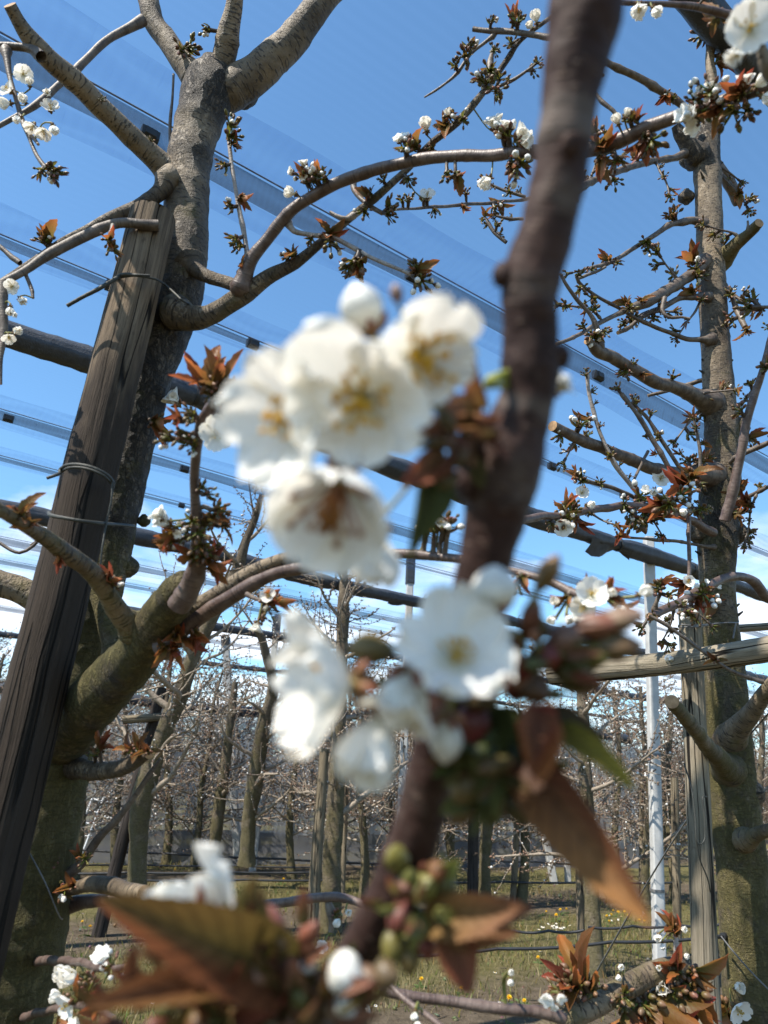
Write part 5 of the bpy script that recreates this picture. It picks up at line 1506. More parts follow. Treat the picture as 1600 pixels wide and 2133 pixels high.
GR = 'bare cherry trees of the rows behind'
Y1_ = ground(285, 1870)[1]
orchard_tree('thick grey trunk leaning right and forking under the first net roll', pixtrunk([(284, 1870, 19), (288, 1760, 19), (292, 1690, 21), (305, 1630, 22), (330, 1560, 18), (352, 1500, 18), (370, 1460, 19), (388, 1410, 16), (410, 1350, 15), (440, 1290, 14), (470, 1230, 12), (495, 1185, 12), (512, 1130, 9), (535, 1070, 7), (545, 1030, 5)], Y1_ * .78, Y1_ * .68), GR, 31, nb=16, z0=1.3, blen=(.5, 1.4), n=22, bud=.022, rbr=.4)
Y2_ = ground(515, 1800)[1]
orchard_tree('crooked brown trunk bending left beside the white post of the second bay', pixtrunk([(513, 1800, 15), (520, 1700, 15), (530, 1640, 17), (540, 1570, 16), (552, 1500, 14), (566, 1450, 11), (568, 1420, 10), (556, 1370, 9), (545, 1330, 8), (532, 1305, 7)], Y2_ * .8, Y2_ * .72), GR, 32, nb=13, z0=.9, blen=(.5, 1.2), n=18, bud=.022)
orchard_tree('slender trunk wrapped in twigs just right of the whitewashed post', pixtrunk([(440, 1800, 12), (452, 1720, 13), (462, 1640, 12), (474, 1560, 10), (482, 1490, 9), (490, 1420, 6)], Y2_ * .88, Y2_ * .85), GR, 33, nb=14, z0=.8, blen=(.5, 1.1), n=16)
Y3_ = ground(690, 1935)[1]
orchard_tree('straight greenish trunk under the left low blossom, tied to a brown stake', pixtrunk([(688, 1960, 22), (690, 1880, 21), (692, 1780, 19), (698, 1690, 18), (702, 1600, 17), (706, 1500, 15), (710, 1400, 13), (714, 1300, 13), (716, 1240, 11), (718, 1180, 6)], Y3_, Y3_), GR, 34, nb=22, z0=1.1, blen=(.6, 1.5), n=20)
Y4_ = ground(1012, 1890)[1]
orchard_tree('pale straight trunk right of the black stake in the middle distance', pixtrunk([(1010, 1890, 13), (1010, 1800, 12), (1014, 1720, 12), (1012, 1640, 11), (1010, 1540, 10), (1008, 1440, 8), (1005, 1350, 5)], Y4_, Y4_), GR, 35, nb=18, z0=.7, n=16)
Y5_ = ground(1238, 2030)[1]
orchard_tree('nearest slim trunk beside a thin stake left of the near white post', pixtrunk([(1240, 2040, 20), (1237, 1950, 17), (1232, 1850, 15), (1228, 1760, 15), (1222, 1660, 14), (1216, 1560, 13), (1214, 1480, 12), (1210, 1400, 9)], Y5_, Y5_), GR, 36, nb=13, z0=.7, blen=(.6, 1.4), n=18)
RW = [(1090, 1885, 11, 1085, 1480, 'curved trunk crossing the thin stake right of the pale straight trunk', 37), (755, 1880, 10, 752, 1420, 'thin trunk just right of the greenish trunk', 38), (935, 1835, 9, 930, 1450, 'thin trunk seen through the gap left of the black stake', 39), (603, 1835, 9, 622, 1440, 'thin dark trunk right of the white post of the second bay', 40), (1288, 1830, 8, 1282, 1430, 'thin trunk left of the near white post in the far row', 41), (1350, 1885, 9, 1340, 1430, 'dark thin trunk touching the near white post', 42), (160, 1830, 9, 178, 1480, 'thin trunk half hidden behind the mossy trunk foot', 43), (345, 1800, 9, 352, 1380, 'upright brown trunk rising behind the crossbar stake', 44), (1400, 1880, 10, 1392, 1450, 'trunk seen between the near white post and the pale wooden post', 45), (1590, 1870, 10, 1580, 1450, 'trunk at the right picture edge behind the ringed tree', 46), (240, 1815, 9, 262, 1430, 'thin trunk between mossy trunk and leaning grey trunk', 47), (860, 1845, 9, 858, 1450, 'thin trunk behind the close shoot', 48)]
for (bx, by, rp, tx, ty, lab, sd) in RW:
    Yb = ground(bx, by)[1]
    pts = [(bx + (tx - bx) * k + 6 * math.sin(k * 7 + sd), by + (ty - by) * k, rp * (1 - .55 * k)) for k in (0, .15, .3, .5, .7, .85, 1)]
    orchard_tree(lab, pixtrunk(pts, Yb, Yb), GR, sd, nb=22, z0=.6, blen=(.6, 1.5), n=12, tw_every=.065)

# far rows: five kinds of tree, copied
protos = []
for i in range(5):
    r_ = random.Random(60 + i)
    H = r_.uniform(3.1, 3.9)
    tr = np.array([[r_.gauss(0, .03) * k * 3, r_.gauss(0, .03) * k * 3, H * k, .07 * (1 - .7 * k)] for k in (0, .2, .4, .6, .8, 1)])
    tr[0, :2] = 0
    tm, bs = gen_tree(60 + i, tr, nb=34, z0=.5, blen=(.6, 1.4), n=8, tw_every=.085, bud=.028, white=.07)
    for b in bs:
        tm.merge(b)
    me = tm.mesh('cherry_tree', [M_MID, M_BUD])
    protos.append(me)
# faces of the merged branches keep their slot numbers, so slot 1 stays the buds
q0 = float(np.dot(B3, PERP))
rr = random.Random(9)
nfar = 0
for row in range(0, 8):
    q = q0 + row * 3.9 + (0 if row else .0)
    t = -30.0
    while t < 60:
        t += rr.uniform(1.2, 1.8)
        P = PERP * q + ROW * t + PERP * rr.gauss(0, .12)
        P[2] = 0
        if depth(P) < 6:
            continue
        x, y = proj(P)
        if -120 < x < 1720 and nfar < 210:
            if row == 0 and rr.random() < .12:
                continue
            if row == 0 and 110 < x < 265:
                continue
            s_ = rr.uniform(.9, 1.12)
            M = frameZ(P, (rr.gauss(0, .03), rr.gauss(0, .03), 1), rr.random() * 6.28, s_)
            o = link('cherry_tree', rr.choice(protos), None, M)
            tag(o, ['bare twiggy cherry tree in the row in front of the wind net', 'bare twiggy cherry tree in the hazy far rows behind the wind net'][min(row, 1)], 'tree', ['twiggy trees in front of the wind net', 'twiggy trees beyond the wind net'][min(row, 1)])
            nfar += 1

# stakes
def stake(label, bx, by, tx, ty, rb, rt, mat=M_STAKE, Yk=1.0, dY_=0.0):
    Yb = ground(bx, by)[1] * Yk
    a, b = pY(bx, by, Yb), pY(tx, ty, Yb + dY_)
    a2 = to_ground(b, a, -.1)
    return straight('wooden_stake', label, 'stake', a2, b, rb * depth(a) / F, rt * depth(b) / F, mat, n=18, step=.06, disp=.05)


stake('dark leaning stake carrying a short wooden crossbar', 205, 1950, 337, 1432, 15, 11, M_STAKED)
stake('brown stake left of the straight greenish trunk', 648, 1945, 676, 1560, 14, 10)
stake('thin pale stake just right of the greenish trunk', 712, 1885, 722, 1620, 6, 5)
stake('black tarred stake in the middle distance', 984, 1900, 988, 1560, 12, 10, M_STAKED)
stake('thin pale stake behind the curved trunk', 1068, 1885, 1082, 1640, 7, 6)
stake('slim green stake tied to the nearest slim trunk', 1212, 2015, 1206, 1790, 9, 7)
stake('thin stake left of the near white post', 1336, 1880, 1338, 1610, 6, 5)
stake('pale stake at the left of the far gap', 905, 1835, 912, 1640, 6, 5)
stake('slim stake standing right behind the pale wooden post', 1412, 1990, 1405, 1620, 9, 8)
Yc = ground(205, 1950)[1]
m = MB()
a, b = pY(257, 1499, Yc - .12), pY(372, 1492, Yc - .10)
tube(m, [a, (a + b) / 2, b], [.043, .045, .042], 18, disp=.05, dscale=8, tipmat=1)
tag(m.build('crossbar', [M_STAKE, M_CUT]), 'short weathered crossbar nailed to the dark leaning stake', 'crossbar')

# ------------------------------------------------------------------ wind net, ladder, blue tub
wa, wb = ground(-150, 1792), ground(1330, 1806)
wdir = nrm(wb - wa); wl = np.linalg.norm(wb - wa); wn_ = np.array([-wdir[1], wdir[0], 0])
HW = 2.75
root = thing('wind_net', 'grey wind net wall hanging between far poles with a dark hem', 'net wall', wa)
m = MB()
nx = 260
V, UVv = [], []
for i in range(nx + 1):
    u = i / nx * wl
    for j in range(7):
        z = HW * j / 6 + .38 * (1 - j / 6)
        f = .045 * math.sin(u * 3.1 + .5 * math.sin(u * .7)) + .03 * math.sin(u * 7.3)
        V.append(wa + wdir * u + wn_ * f + np.array([0, 0, z - .05 * math.sin(u * .9) * (j / 6)])); UVv.append((u, z))
Q = [[i * 7 + j, (i + 1) * 7 + j, (i + 1) * 7 + j + 1, i * 7 + j + 1] for i in range(nx) for j in range(6)]
m.add(V, Q, [[UVv[k] for k in q] for q in Q])
m.build('net_sheet', [M_WALL], root)
m = MB()
V, UVv = [], []
for i in range(nx + 1):
    u = i / nx * wl
    for j in range(4):
        z = .55 * j / 3 - .02
        V.append(wa + wdir * u + wn_ * (-.05 - .25 * (1 - j / 3) ** 2 + .03 * math.sin(u * 5 + j)) + np.array([0, 0, z + .03 * math.sin(u * 1.7) * (j / 3)])); UVv.append((u, z))
Q = [[i * 4 + j, (i + 1) * 4 + j, (i + 1) * 4 + j + 1, i * 4 + j + 1] for i in range(nx) for j in range(3)]
m.add(V, Q, [[UVv[k] for k in q] for q in Q])
m.build('ground_skirt', [M_SKIRT], root)
m = MB()
pp = np.array([wa + wdir * u + np.array([0, 0, HW + .06 * math.sin(u * 1.1)]) for u in np.linspace(0, wl, 120)])
tube(m, pp, .085 + .02 * np.sin(np.linspace(0, 40, 120)), 10, disp=.2, dscale=5)
m.build('top_roll', [M_ROLL], root)
rr = random.Random(4)
u = .6
while u < wl:
    m = MB()
    c_ = wa + wdir * u + wn_ * .05
    w = rr.uniform(.05, .14)
    V = []
    for j in range(8):
        z = .1 + (HW - .15) * j / 7
        for k in range(3):
            V.append(c_ + wdir * (w * (k - 1) * (1 + .3 * math.sin(j + u)) + .03 * math.sin(j * .9 + u)) + wn_ * (-.09 + (.04 if k == 1 else 0)) + np.array([0, 0, z]))
    Q = [[j * 3 + k, j * 3 + k + 1, j * 3 + k + 4, j * 3 + k + 3] for j in range(7) for k in range(2)]
    m.add(V, Q, [[(0, j * .4), (.1, j * .4), (.1, j * .4 + .4), (0, j * .4 + .4)] for j in range(7) for k in range(2)])
    m.build('net_fold', [M_WALLF], root)
    u += rr.uniform(.3, .95)

gl = ground(148, 1760 + 40); 
Yl = ground(150, 1800)[1] - .35
root = thing('ladder', 'narrow aluminium ladder leaning against the wind net on the left', 'ladder', pY(150, 1800, Yl))
pA0, pA1 = pY(140, 1790, Yl), pY(222, 1592, Yl + .25)
pB0, pB1 = pY(166, 1792, Yl), pY(240, 1600, Yl + .25)
for a, b in ((pA0, pA1), (pB0, pB1)):
    m = MB(); tube(m, [a, (a + b) / 2, b], [.018] * 3, 8); m.build('rail', [M_ALU], root)
for k in range(1, 8):
    a, b = pA0 + (pA1 - pA0) * k / 8, pB0 + (pB1 - pB0) * k / 8
    m = MB(); tube(m, [a, b], [.013, .013], 8); m.build('rung', [M_ALU], root)

# ------------------------------------------------------------------ hoses and low wires along the rows
hz = [((100, 1766), (820, 1800), 2.2, 13.2, 'topmost black hose along the wind net'), ((60, 1798), (700, 1806), 1.8, 12.4, 'thin black hose second from the wind net'), ((60, 1818), (680, 1816), 2.4, 11.3, 'thick black hose at the foot of the far row on the left'), ((60, 1834), (720, 1832), 2.2, 10.6, 'lowest black hose on the left above the grass'), ((860, 1784), (1240, 1800), 2.0, 13.0, 'upper black hose in the far right gap'), ((860, 1836), (1420, 1838), 2.2, 11.5, 'black hose behind the pale straight trunk'), ((1000, 1940), (1216, 1938), 2.6, 6.6, 'short hanging hose left of the nearest slim trunk'), ((1225, 1931), (1505, 1925), 2.6, 6.5, 'upper drip hose passing behind the pale wooden post'), ((800, 1990), (1512, 1948), 3.2, 5.3, 'lowest thick drip hose clipped to the pale wooden post')]
for (a, b, r, Y, lab) in hz:
    pa, pb = pY(a[0], a[1], Y), pY(b[0], b[1], Y * (1.04 if Y > 7 else .98))
    k = 24
    P = [pa + (pb - pa) * i / k - up * .014 * (1 - (2 * ((i * 3 / k) % 1) - 1) ** 2) for i in range(k + 1)]
    m = MB(); tube(m, P, [r * depth(pa) / F] * (k + 1), 8, disp=.03)
    tag(m.build('drip_hose', [M_PLAST]), lab, 'hose')
m = MB()
a, b = pD(1478, 1955, 1.63), pD(1508, 1950, 1.66)
tube(m, [a, b], [.004, .004], 8); tube(m, [b - (b - a) * .1, b + (b - a) * .1], [.0075, .0075], 10)
tag(m.build('hose_clip', [M_PLAST]), 'black hose clip screwed to the side of the pale wooden post', 'clip')

# ------------------------------------------------------------------ ground
g = G('orchard_ground')
o = g.obj()
sx = g.n('SeparateXYZ', {0: o}).outputs
qv = g.math('ADD', g.math('MULTIPLY', sx[0], float(PERP[0])), g.math('MULTIPLY', sx[1], float(PERP[1])))
ph = g.math('MULTIPLY', g.math('SUBTRACT', qv, float(np.dot(B1, PERP))), 2 * PI / 3.85)
wv = g.math('ADD', g.math('MULTIPLY', g.math('COSINE', ph), .5), .5)          # 1 under the rows
n1 = g.noise(o, .9, 5, .6); n2 = g.noise(o, 9, 5, .65); n3 = g.noise(o, 60, 4, .7)
dm = g.ramp(g.math('ADD', g.math('MULTIPLY', wv, .55), g.math('ADD', g.math('MULTIPLY', n1, .35), g.math('MULTIPLY', n2, .3))), .52, .78)
grass_c = g.mix(g.ramp(n2, .35, .65), (.085, .078, .028), (.17, .145, .062))
grass_c = g.mix(g.math('MULTIPLY', g.ramp(n3, .5, .75), .5), grass_c, (.11, .092, .05))
dirt = g.mix(g.ramp(n2, .3, .7), (.075, .057, .038), (.155, .122, .085))
dirt = g.mix(g.math('MULTIPLY', g.ramp(n3, .5, .7), .6), dirt, (.045, .035, .024))
gm = g.mix(dm, grass_c, dirt)
M_GROUND = g.done(g.bsdf(gm, .95, g.bump(g.math('ADD', n3, g.math('MULTIPLY', n2, 2.0)), .9, .03), .1))
m = MB()
xs = np.concatenate([[-400, -120, -40], np.linspace(-16, 16, 65), [40, 120, 400]])
ys = np.concatenate([[-60, -10], np.linspace(-2, 30, 65), [60, 150, 500]])
V = [[x, y, .05 * mnoise.noise(Vector((x * .5, y * .5, 0))) + .02 * mnoise.noise(Vector((x * 2, y * 2, 3))) if abs(x) < 20 and -3 < y < 31 else 0.0] for x in xs for y in ys]
k = len(ys)
m.add(V, [[i * k + j, (i + 1) * k + j, (i + 1) * k + j + 1, i * k + j + 1] for i in range(len(xs) - 1) for j in range(k - 1)])
tag(m.build('ground', [M_GROUND]), kind='structure')

gg = G('grass_blades')
M_GRASS = gg.done(gg.n('MixShader', {0: .3, 1: gg.bsdf(gg.col(), .6, None, .2), 2: gg.n('BsdfTranslucent', {'Color': gg.col()}).outputs[0]}).outputs[0])
rn = np.random.RandomState(3)
qb = float(np.dot(B1, PERP))
N = 90000
yy = 2.5 + 13.5 * rn.rand(N) ** 1.25
xx = (rn.rand(N) * 1.25 - .62) * yy
q = xx * PERP[0] + yy * PERP[1]
dens = .5 - .5 * np.cos(2 * PI * (q - qb) / 3.85)
pn = np.array([mnoise.noise(Vector((a * 1.1, b * 1.1, 0))) for a, b in zip(xx, yy)])
keep = rn.rand(N) < np.clip(dens * 1.1 + pn * .8 + .10, .04, 1)
xx, yy, pn = xx[keep], yy[keep], pn[keep]
N = len(xx)
h = (.03 + .07 * rn.rand(N) ** 2) * (1 + .5 * np.clip(pn, 0, 1)); w = .0035 + .003 * rn.rand(N)
az = rn.rand(N) * 6.28; la = rn.rand(N) * 6.28; ln = h * (.2 + .7 * rn.rand(N))
b0 = np.stack([xx, yy, np.full(N, -.01)], 1)
dx = np.stack([np.cos(az) * w, np.sin(az) * w, 0 * w], 1)
tipv = b0 + np.stack([np.cos(la) * ln, np.sin(la) * ln, h], 1)
mid = b0 + np.stack([np.cos(la) * ln * .35, np.sin(la) * ln * .35, h * .6], 1)
V = np.stack([b0 - dx, b0 + dx, mid + dx * .7, mid - dx * .7, tipv], 1).reshape(-1, 3)
base = np.arange(N)[:, None] * 5
Q = base + np.array([[0, 1, 2, 3]]); T = base + np.array([[3, 2, 4]])
cg = np.stack([.09 + .11 * rn.rand(N), .10 + .07 * rn.rand(N), .026 + .026 * rn.rand(N)], 1)
dry = rn.rand(N) < .5
cg[dry] = np.array([.24, .195, .10]) * (.6 + .6 * rn.rand(dry.sum()))[:, None]
m = MB()
m.add(V, Q, None, T=T, col=np.repeat(cg, 5, axis=0))
tag(m.build('grass', [M_GRASS]), kind='stuff')
# dead leaves, clods and fallen twigs in the worn strips: too many to count
rl = random.Random(21)
m = MB()
for i in range(2600):
    y = 2.6 + 12 * rl.random() ** 1.2
    x = rl.uniform(-.6, .6) * y
    q = x * PERP[0] + y * PERP[1]
    if math.cos(2 * PI * (q - qb) / 3.85) < rl.uniform(-.5, .6):
        continue
    if rl.random() < .6:
        octa(m, (x, y, rl.uniform(-.01, .02)), (rl.uniform(-1, 1), rl.uniform(-1, 1), rl.uniform(-.1, .3)), rl.uniform(.02, .07), rl.uniform(.006, .03), [c_ * rl.uniform(.5, 1.5) for c_ in (.12, .09, .06)], 0)
    else:
        c0 = np.array([x, y, .012]); d = np.array([rl.uniform(-1, 1), rl.uniform(-1, 1), rl.uniform(-.05, .12)])
        tube(m, [c0, c0 + d * rl.uniform(.05, .25)], [.004, .002], 4, col=np.array([.1, .075, .05, 1]))
tag(m.build('litter', [M_BUD]), kind='stuff')

# dandelions and daisies
def proto_dandelion(seed):
    rng.seed(seed)
    mb = MB()
    tube(mb, [(0, 0, -.01), (.004, 0, .04), (0, 0, .075)], [.003, .0028, .003], 6, col=np.array([.12, .14, .04, 1]))
    for k in range(34):
        a = k * 2.4; e = .15 + 1.2 * (k / 34)
        d = np.array([math.cos(a) * math.cos(e), math.sin(a) * math.cos(e), math.sin(e)])
        leaf_mesh(mb, frame((0, 0, .075), d, (0, 0, 1)), .021, .007, .2, .3, 3, (.75, .42, .01), (.85, .55, .02), 0, 0)
    for k in range(6):
        a = k * 1.05; d = np.array([math.cos(a), math.sin(a), .25])
        leaf_mesh(mb, frame((0, 0, .0), d, (0, 0, 1)), rng.uniform(.07, .13), .028, .3, .6, 7, (.06, .09, .02), (.09, .13, .03), 0, .35)
    return mb.mesh('dandelion', [M_STAM])


def proto_daisy(seed):
    rng.seed(seed)
    mb = MB()
    tube(mb, [(0, 0, -.01), (0, 0, .06)], [.0018, .0016], 5, col=np.array([.12, .14, .04, 1]))
    for k in range(13):
        a = k * 2 * PI / 13; d = np.array([math.cos(a), math.sin(a), .25])
        leaf_mesh(mb, frame((0, 0, .06), d, (0, 0, 1)), .015, .007, .1, .2, 3, (.8, .8, .78), (.82, .82, .8), 0, 0)
    ellipsoid(mb, (0, 0, .058), (0, 0, 1), .008, .005, 7, 4, (.7, .45, .02), (.7, .45, .02))
    return mb.mesh('daisy', [M_STAM])


PD = [proto_dandelion(200 + i) for i in range(3)]
PW = [proto_daisy(210 + i) for i in range(2)]
rng.seed(8)
lst = [(172, 1926), (182, 1942), (400, 1924), (420, 1924), (368, 1815), (305, 1818), (588, 1836), (1135, 1900), (1168, 1900), (1160, 1912), (1240, 1905), (1267, 1915), (1276, 1900), (1284, 1905), (1310, 1912), (1330, 1918), (1342, 1921), (1265, 1922), (875, 2050), (963, 2066), (1058, 2092), (1092, 2088), (1055, 2128), (1326, 2030), (1328, 2042), (1350, 2038), (1122, 2000), (1270, 1912), (1300, 1900), (1180, 1896)]
for (x, y) in lst:
    P = ground(x, y + 8)
    tag(link('dandelion', rng.choice(PD), None, frameZ(P, (rng.gauss(0, .2), rng.gauss(0, .2) - .35, 1), rng.random() * 6, rng.uniform(.85, 1.25))), 'yellow dandelion flowering in the short grass', 'dandelion', 'dandelions in the grass')
for k in range(46):
    if k < 18: x, y = rng.gauss(1160, 22), rng.gauss(1936, 5)
    elif k < 26: x, y = rng.gauss(1275, 30), rng.gauss(1925, 8)
    else: x, y = rng.uniform(150, 1400), rng.uniform(1880, 2110)
    P = ground(x, y + 5)
    tag(link('daisy', rng.choice(PW), None, frameZ(P, (rng.gauss(0, .2), rng.gauss(0, .2) - .4, 1), rng.random() * 6, rng.uniform(.8, 1.2))), 'tiny white daisy in the short grass', 'daisy', 'daisies in the grass')

# ------------------------------------------------------------------ the close shoot in front of the lens
FG = thing('cherry_shoot', 'dark cherry shoot with big white blossoms close in front of everything', 'branch', pD(640, 2230, .26))
sp_ = [(1236, -90, 76, .215), (1224, 0, 74, .215), (1205, 100, 68, .215), (1188, 190, 60, .215), (1176, 290, 57, .215), (1158, 400, 57, .216), (1132, 500, 57, .217), (1106, 585, 59, .218), (1104, 680, 57, .219), (1106, 760, 58, .22), (1095, 840, 58, .221), (1062, 930, 70, .222), (1040, 1020, 74, .223), (1030, 1090, 62, .224), (1008, 1180, 55, .225), (985, 1280, 53, .227), (955, 1390, 51, .229), (925, 1500, 50, .231), (895, 1620, 50, .233), (868, 1730, 51, .235), (832, 1820, 48, .237), (786, 1910, 44, .239), (742, 1990, 41, .241), (690, 2080, 41, .243), (640, 2180, 41, .245)]
w = catmull([[*pD(x, y, d), r * d / F] for x, y, r, d in sp_], .0012)
py_ = np.array([proj(p)[1] for p in w[:, :3]])
for (yy_, wd, k) in ((295, 20, .05), (580, 22, .06), (760, 26, .05), (960, 40, .06), (1640, 30, .04), (1860, 26, .05), (45, 40, .05)):
    w[:, 3] *= 1 + k * np.exp(-((py_ - yy_) / wd) ** 2)
mb = MB()
gy = .95 * np.exp(-((py_ - 268) / 38) ** 2) + .45 * np.exp(-((py_ - 845) / 22) ** 2) + .3 * np.exp(-((py_ - 420) / 60) ** 2) + .35 * np.exp(-((py_ - 1000) / 60) ** 2) + .25 * np.exp(-((py_ - 620) / 40) ** 2) + .2 * np.exp(-((py_ - 1650) / 60) ** 2)
tube(mb, w[:, :3], w[:, 3], 64, col=np.stack([gy, 0 * gy, 0 * gy, 0 * gy + 1], 1), disp=.07, dscale=110, rag=.35, seed=3)


def knob(mb, x, y, d, r, mat=0, ax=None, sq=.8):
    P = pD(x, y, d); rr = r * d / F
    a = camvec(*(ax or (0, .2, 1)))
    ww = catmull([[*(P - a * rr), rr * .5], [*(P - a * rr * .3), rr], [*(P + a * rr * .45), rr * .9], [*(P + a * rr * sq), rr * .35]], rr * .12)
    tube(mb, ww[:, :3], ww[:, 3], 24, disp=.12, dscale=1.2 / rr, mat=mat, seed=int(x + y))


for (x, y, d, r, ax) in ((1048, 572, .216, 26, (-1, .1, .3)), (1166, 742, .219, 26, (1, .2, .2)), (1262, 40, .214, 40, (1, -.1, .2)), (985, 1000, .220, 44, (-1, .1, .5)), (975, 930, .218, 36, (-1, .5, .3)), (820, 1790, .234, 30, (-.5, .3, 1)), (1010, 1560, .228, 42, (1, -.1, .3)), (1000, 1450, .226, 40, (1, .1, .5)), (1080, 1430, .222, 30, (1, .1, .4))):
    knob(mb, x, y, d, r, 0, ax)
stem = mb.build('stem', [M_FG], FG)
mb = MB()
knob(mb, 1192, 300, .207, 24, 0, (.1, -.2, 1), .5)
mb.build('bud_scar', [M_FG], stem)

M_LEAFF = mat_col('close_leaf', .58, .42, 260, .45, veins=True, spec=.25, vk=.75)
M_BUDF = mat_col('close_bud', .45, .15, 260, .75)
PETS = {}


def petal_proto(cup, side, ruf, seed):
    k = (round(cup, 2), round(side, 2), seed % 4)
    if k not in PETS:
        m = MB()
        petal_mesh(m, np.eye(4), 1.0, .86, cup, side, ruf, 18, 14, .06, seed=seed)
        PETS[k] = m.mesh('petal', [M_PET])
    return PETS[k]


STM = []
for i in range(3):
    m = MB()
    stamens_mesh(m, 1.0, 26, 0, .62, (.80, .70, .42), (.72, .42, .02), seed=i, thick=1.8)
    STM.append(m.mesh('stamens', [M_STAM]))
m = MB()
stamens_mesh(m, 1.0, 26, 0, .7, (.42, .20, .10), (.30, .12, .02), seed=9, thick=1.3)
STM.append(m.mesh('stamens', [M_STAM]))


def flower(cx, cy, d, L, axis, roll=0.0, el=.35, cup=.4, side=.3, ruf=.06, ped=None, skip=(), sc={}, elk={}, stam=0, sl=.55, seed=0):
    A = camvec(*axis)
    P = pD(cx, cy, d)
    S = L * d / F
    M0 = frameZ(P, A, roll)
    mb = MB()
    ellipsoid(mb, P + A * S * .05, -A, S * .42, S * .13, 12, 8, (.20, .17, .05), (.22, .07, .035))
    for k in range(5):
        a = 2 * PI * (k + .5) / 5
        e = M0[:3, 0] * math.cos(a) + M0[:3, 1] * math.sin(a)
        ellipsoid(mb, P - A * S * .03, e - A * .5, S * .36, S * .075, 8, 6, (.19, .15, .05), (.26, .07, .04))
    if ped is not None:
        q = pD(*ped)
        b = P - A * S * .36
        ww = catmull([[*b, S * .05], [*(b * .6 + q * .4 - A * S * .25), S * .042], [*q, S * .05]], S * .08)
        tube(mb, ww[:, :3], ww[:, 3], 10, col=np.array([.24, .23, .05, 1]))
    f = mb.build('flower', [M_BUDF], FG)
    r_ = random.Random(seed)
    for k in range(5):
        if k in skip:
            continue
        e = el + elk.get(k, 0) + r_.uniform(-.1, .1)
        Mp = petal_frame(k + r_.uniform(-.08, .08), e, 0, .04)
        s_ = sc.get(k, 1.0) * r_.uniform(.94, 1.06)
        M = np.array(M0) @ np.diag([S, S, S, 1]) @ Mp @ np.diag([s_, s_, s_, 1])
        link('petal', petal_proto(cup, side, ruf, seed + k), f, M)
    if stam is not None:
        link('stamens', STM[stam], f, np.array(M0) @ np.diag([S * sl] * 3 + [1]))
    return f


def fbud(cx, cy, d, L, axis, kind='white', ped=None, w=.36, cols=None, tight=False):
    """bud whose middle is at the pixel; L in pixels"""
    A = camvec(*axis)
    S = L * d / F
    P = pD(cx, cy, d) - A * S * .5
    mb = MB()
    if kind == 'white':
        ellipsoid(mb, P, A, S * .93, S * w * .93, 18, 14, (.74, .73, .62), (.80, .79, .75), ridge=.05, peak=.56)
        ellipsoid(mb, P - A * S * .12, A, S * .5, S * .17, 14, 8, (.19, .15, .05), (.2, .06, .035), ridge=.04)
        for k in range(5):
            a = 2 * PI * k / 5 + .3
            X = frameZ(P, A)
            e = X[:3, 0] * math.cos(a) + X[:3, 1] * math.sin(a)
            ellipsoid(mb, P + e * S * .1, A * .9 + e * .75, S * .42, S * .085, 8, 6, (.19, .13, .045), (.24, .065, .04))
    else:
        c0, c1 = cols or ((.15, .15, .04), (.20, .12, .05))
        c0 = tuple(x * .62 for x in c0); c1 = tuple(x * .66 for x in c1); w = w * .86; L = L * .95
        ellipsoid(mb, P, A, S, S * w, 16, 12, c0, c1, ridge=.07)
        for k in range(4):
            a = 2 * PI * k / 4 + .3
            X = frameZ(P, A)
            e = X[:3, 0] * math.cos(a) + X[:3, 1] * math.sin(a)
            ellipsoid(mb, P + e * S * .05, A + e * (.42 * w / .36), S * .72, S * .12 * w / .36, 8, 6, tuple(x * .8 for x in c0), jit(c1))
    if ped is not None:
        q = pD(*ped)
        ww = catmull([[*P, S * .08], [*((P + q) / 2 - A * S * .15), S * .06], [*q, S * .07]], S * .1)
        tube(mb, ww[:, :3], ww[:, 3], 10, col=np.array([.22, .19, .05, 1]))
    f = mb.build('flower_bud', [M_BUDF], FG)
    if kind == 'white':
        M0 = frameZ(P, A, cx * .01, S)
        for k in range(0 if tight else 5):
            Mp = petal_frame(k, 1.02, 0, .03)
            link('petal', petal_proto(1.5, .75, .02, k), f, M0 @ np.diag([w / .33, w / .33, 1.0, 1]) @ Mp @ np.diag([.92, 1.06, .92, 1]))
    return f


def fleaf(b, t, wpx, n, fold=.5, curl=.3, c0=(.13, .11, .03), c1=(.30, .085, .035), twist=0.0, serr=.05, wave=.12, asym=1.0, half=None):
    """leaf from base pixel b to tip pixel t (x, y, depth), facing n in camera terms"""
    B_, T_ = pD(*b), pD(*t)
    L = np.linalg.norm(T_ - B_) * (1 + .12 * abs(curl))
    Wd = wpx * b[2] / F
    mb = MB()
    yv = nrm(T_ - B_)
    N = camvec(*n)
    # the curl bends away from the normal: start the blade tilted back so that the tip lands on t
    M = frame(B_, yv, N)
    y2 = nrm(M[:3, 1] * math.cos(curl * .5) + M[:3, 2] * math.sin(curl * .5))
    M = frame(B_, y2, N)
    leaf_mesh(mb, M, L, Wd, fold, curl, 30, c0, c1, 0, serr, twist, wave, asym, half)
    return mb.build('leaf', [M_LEAFF], FG)


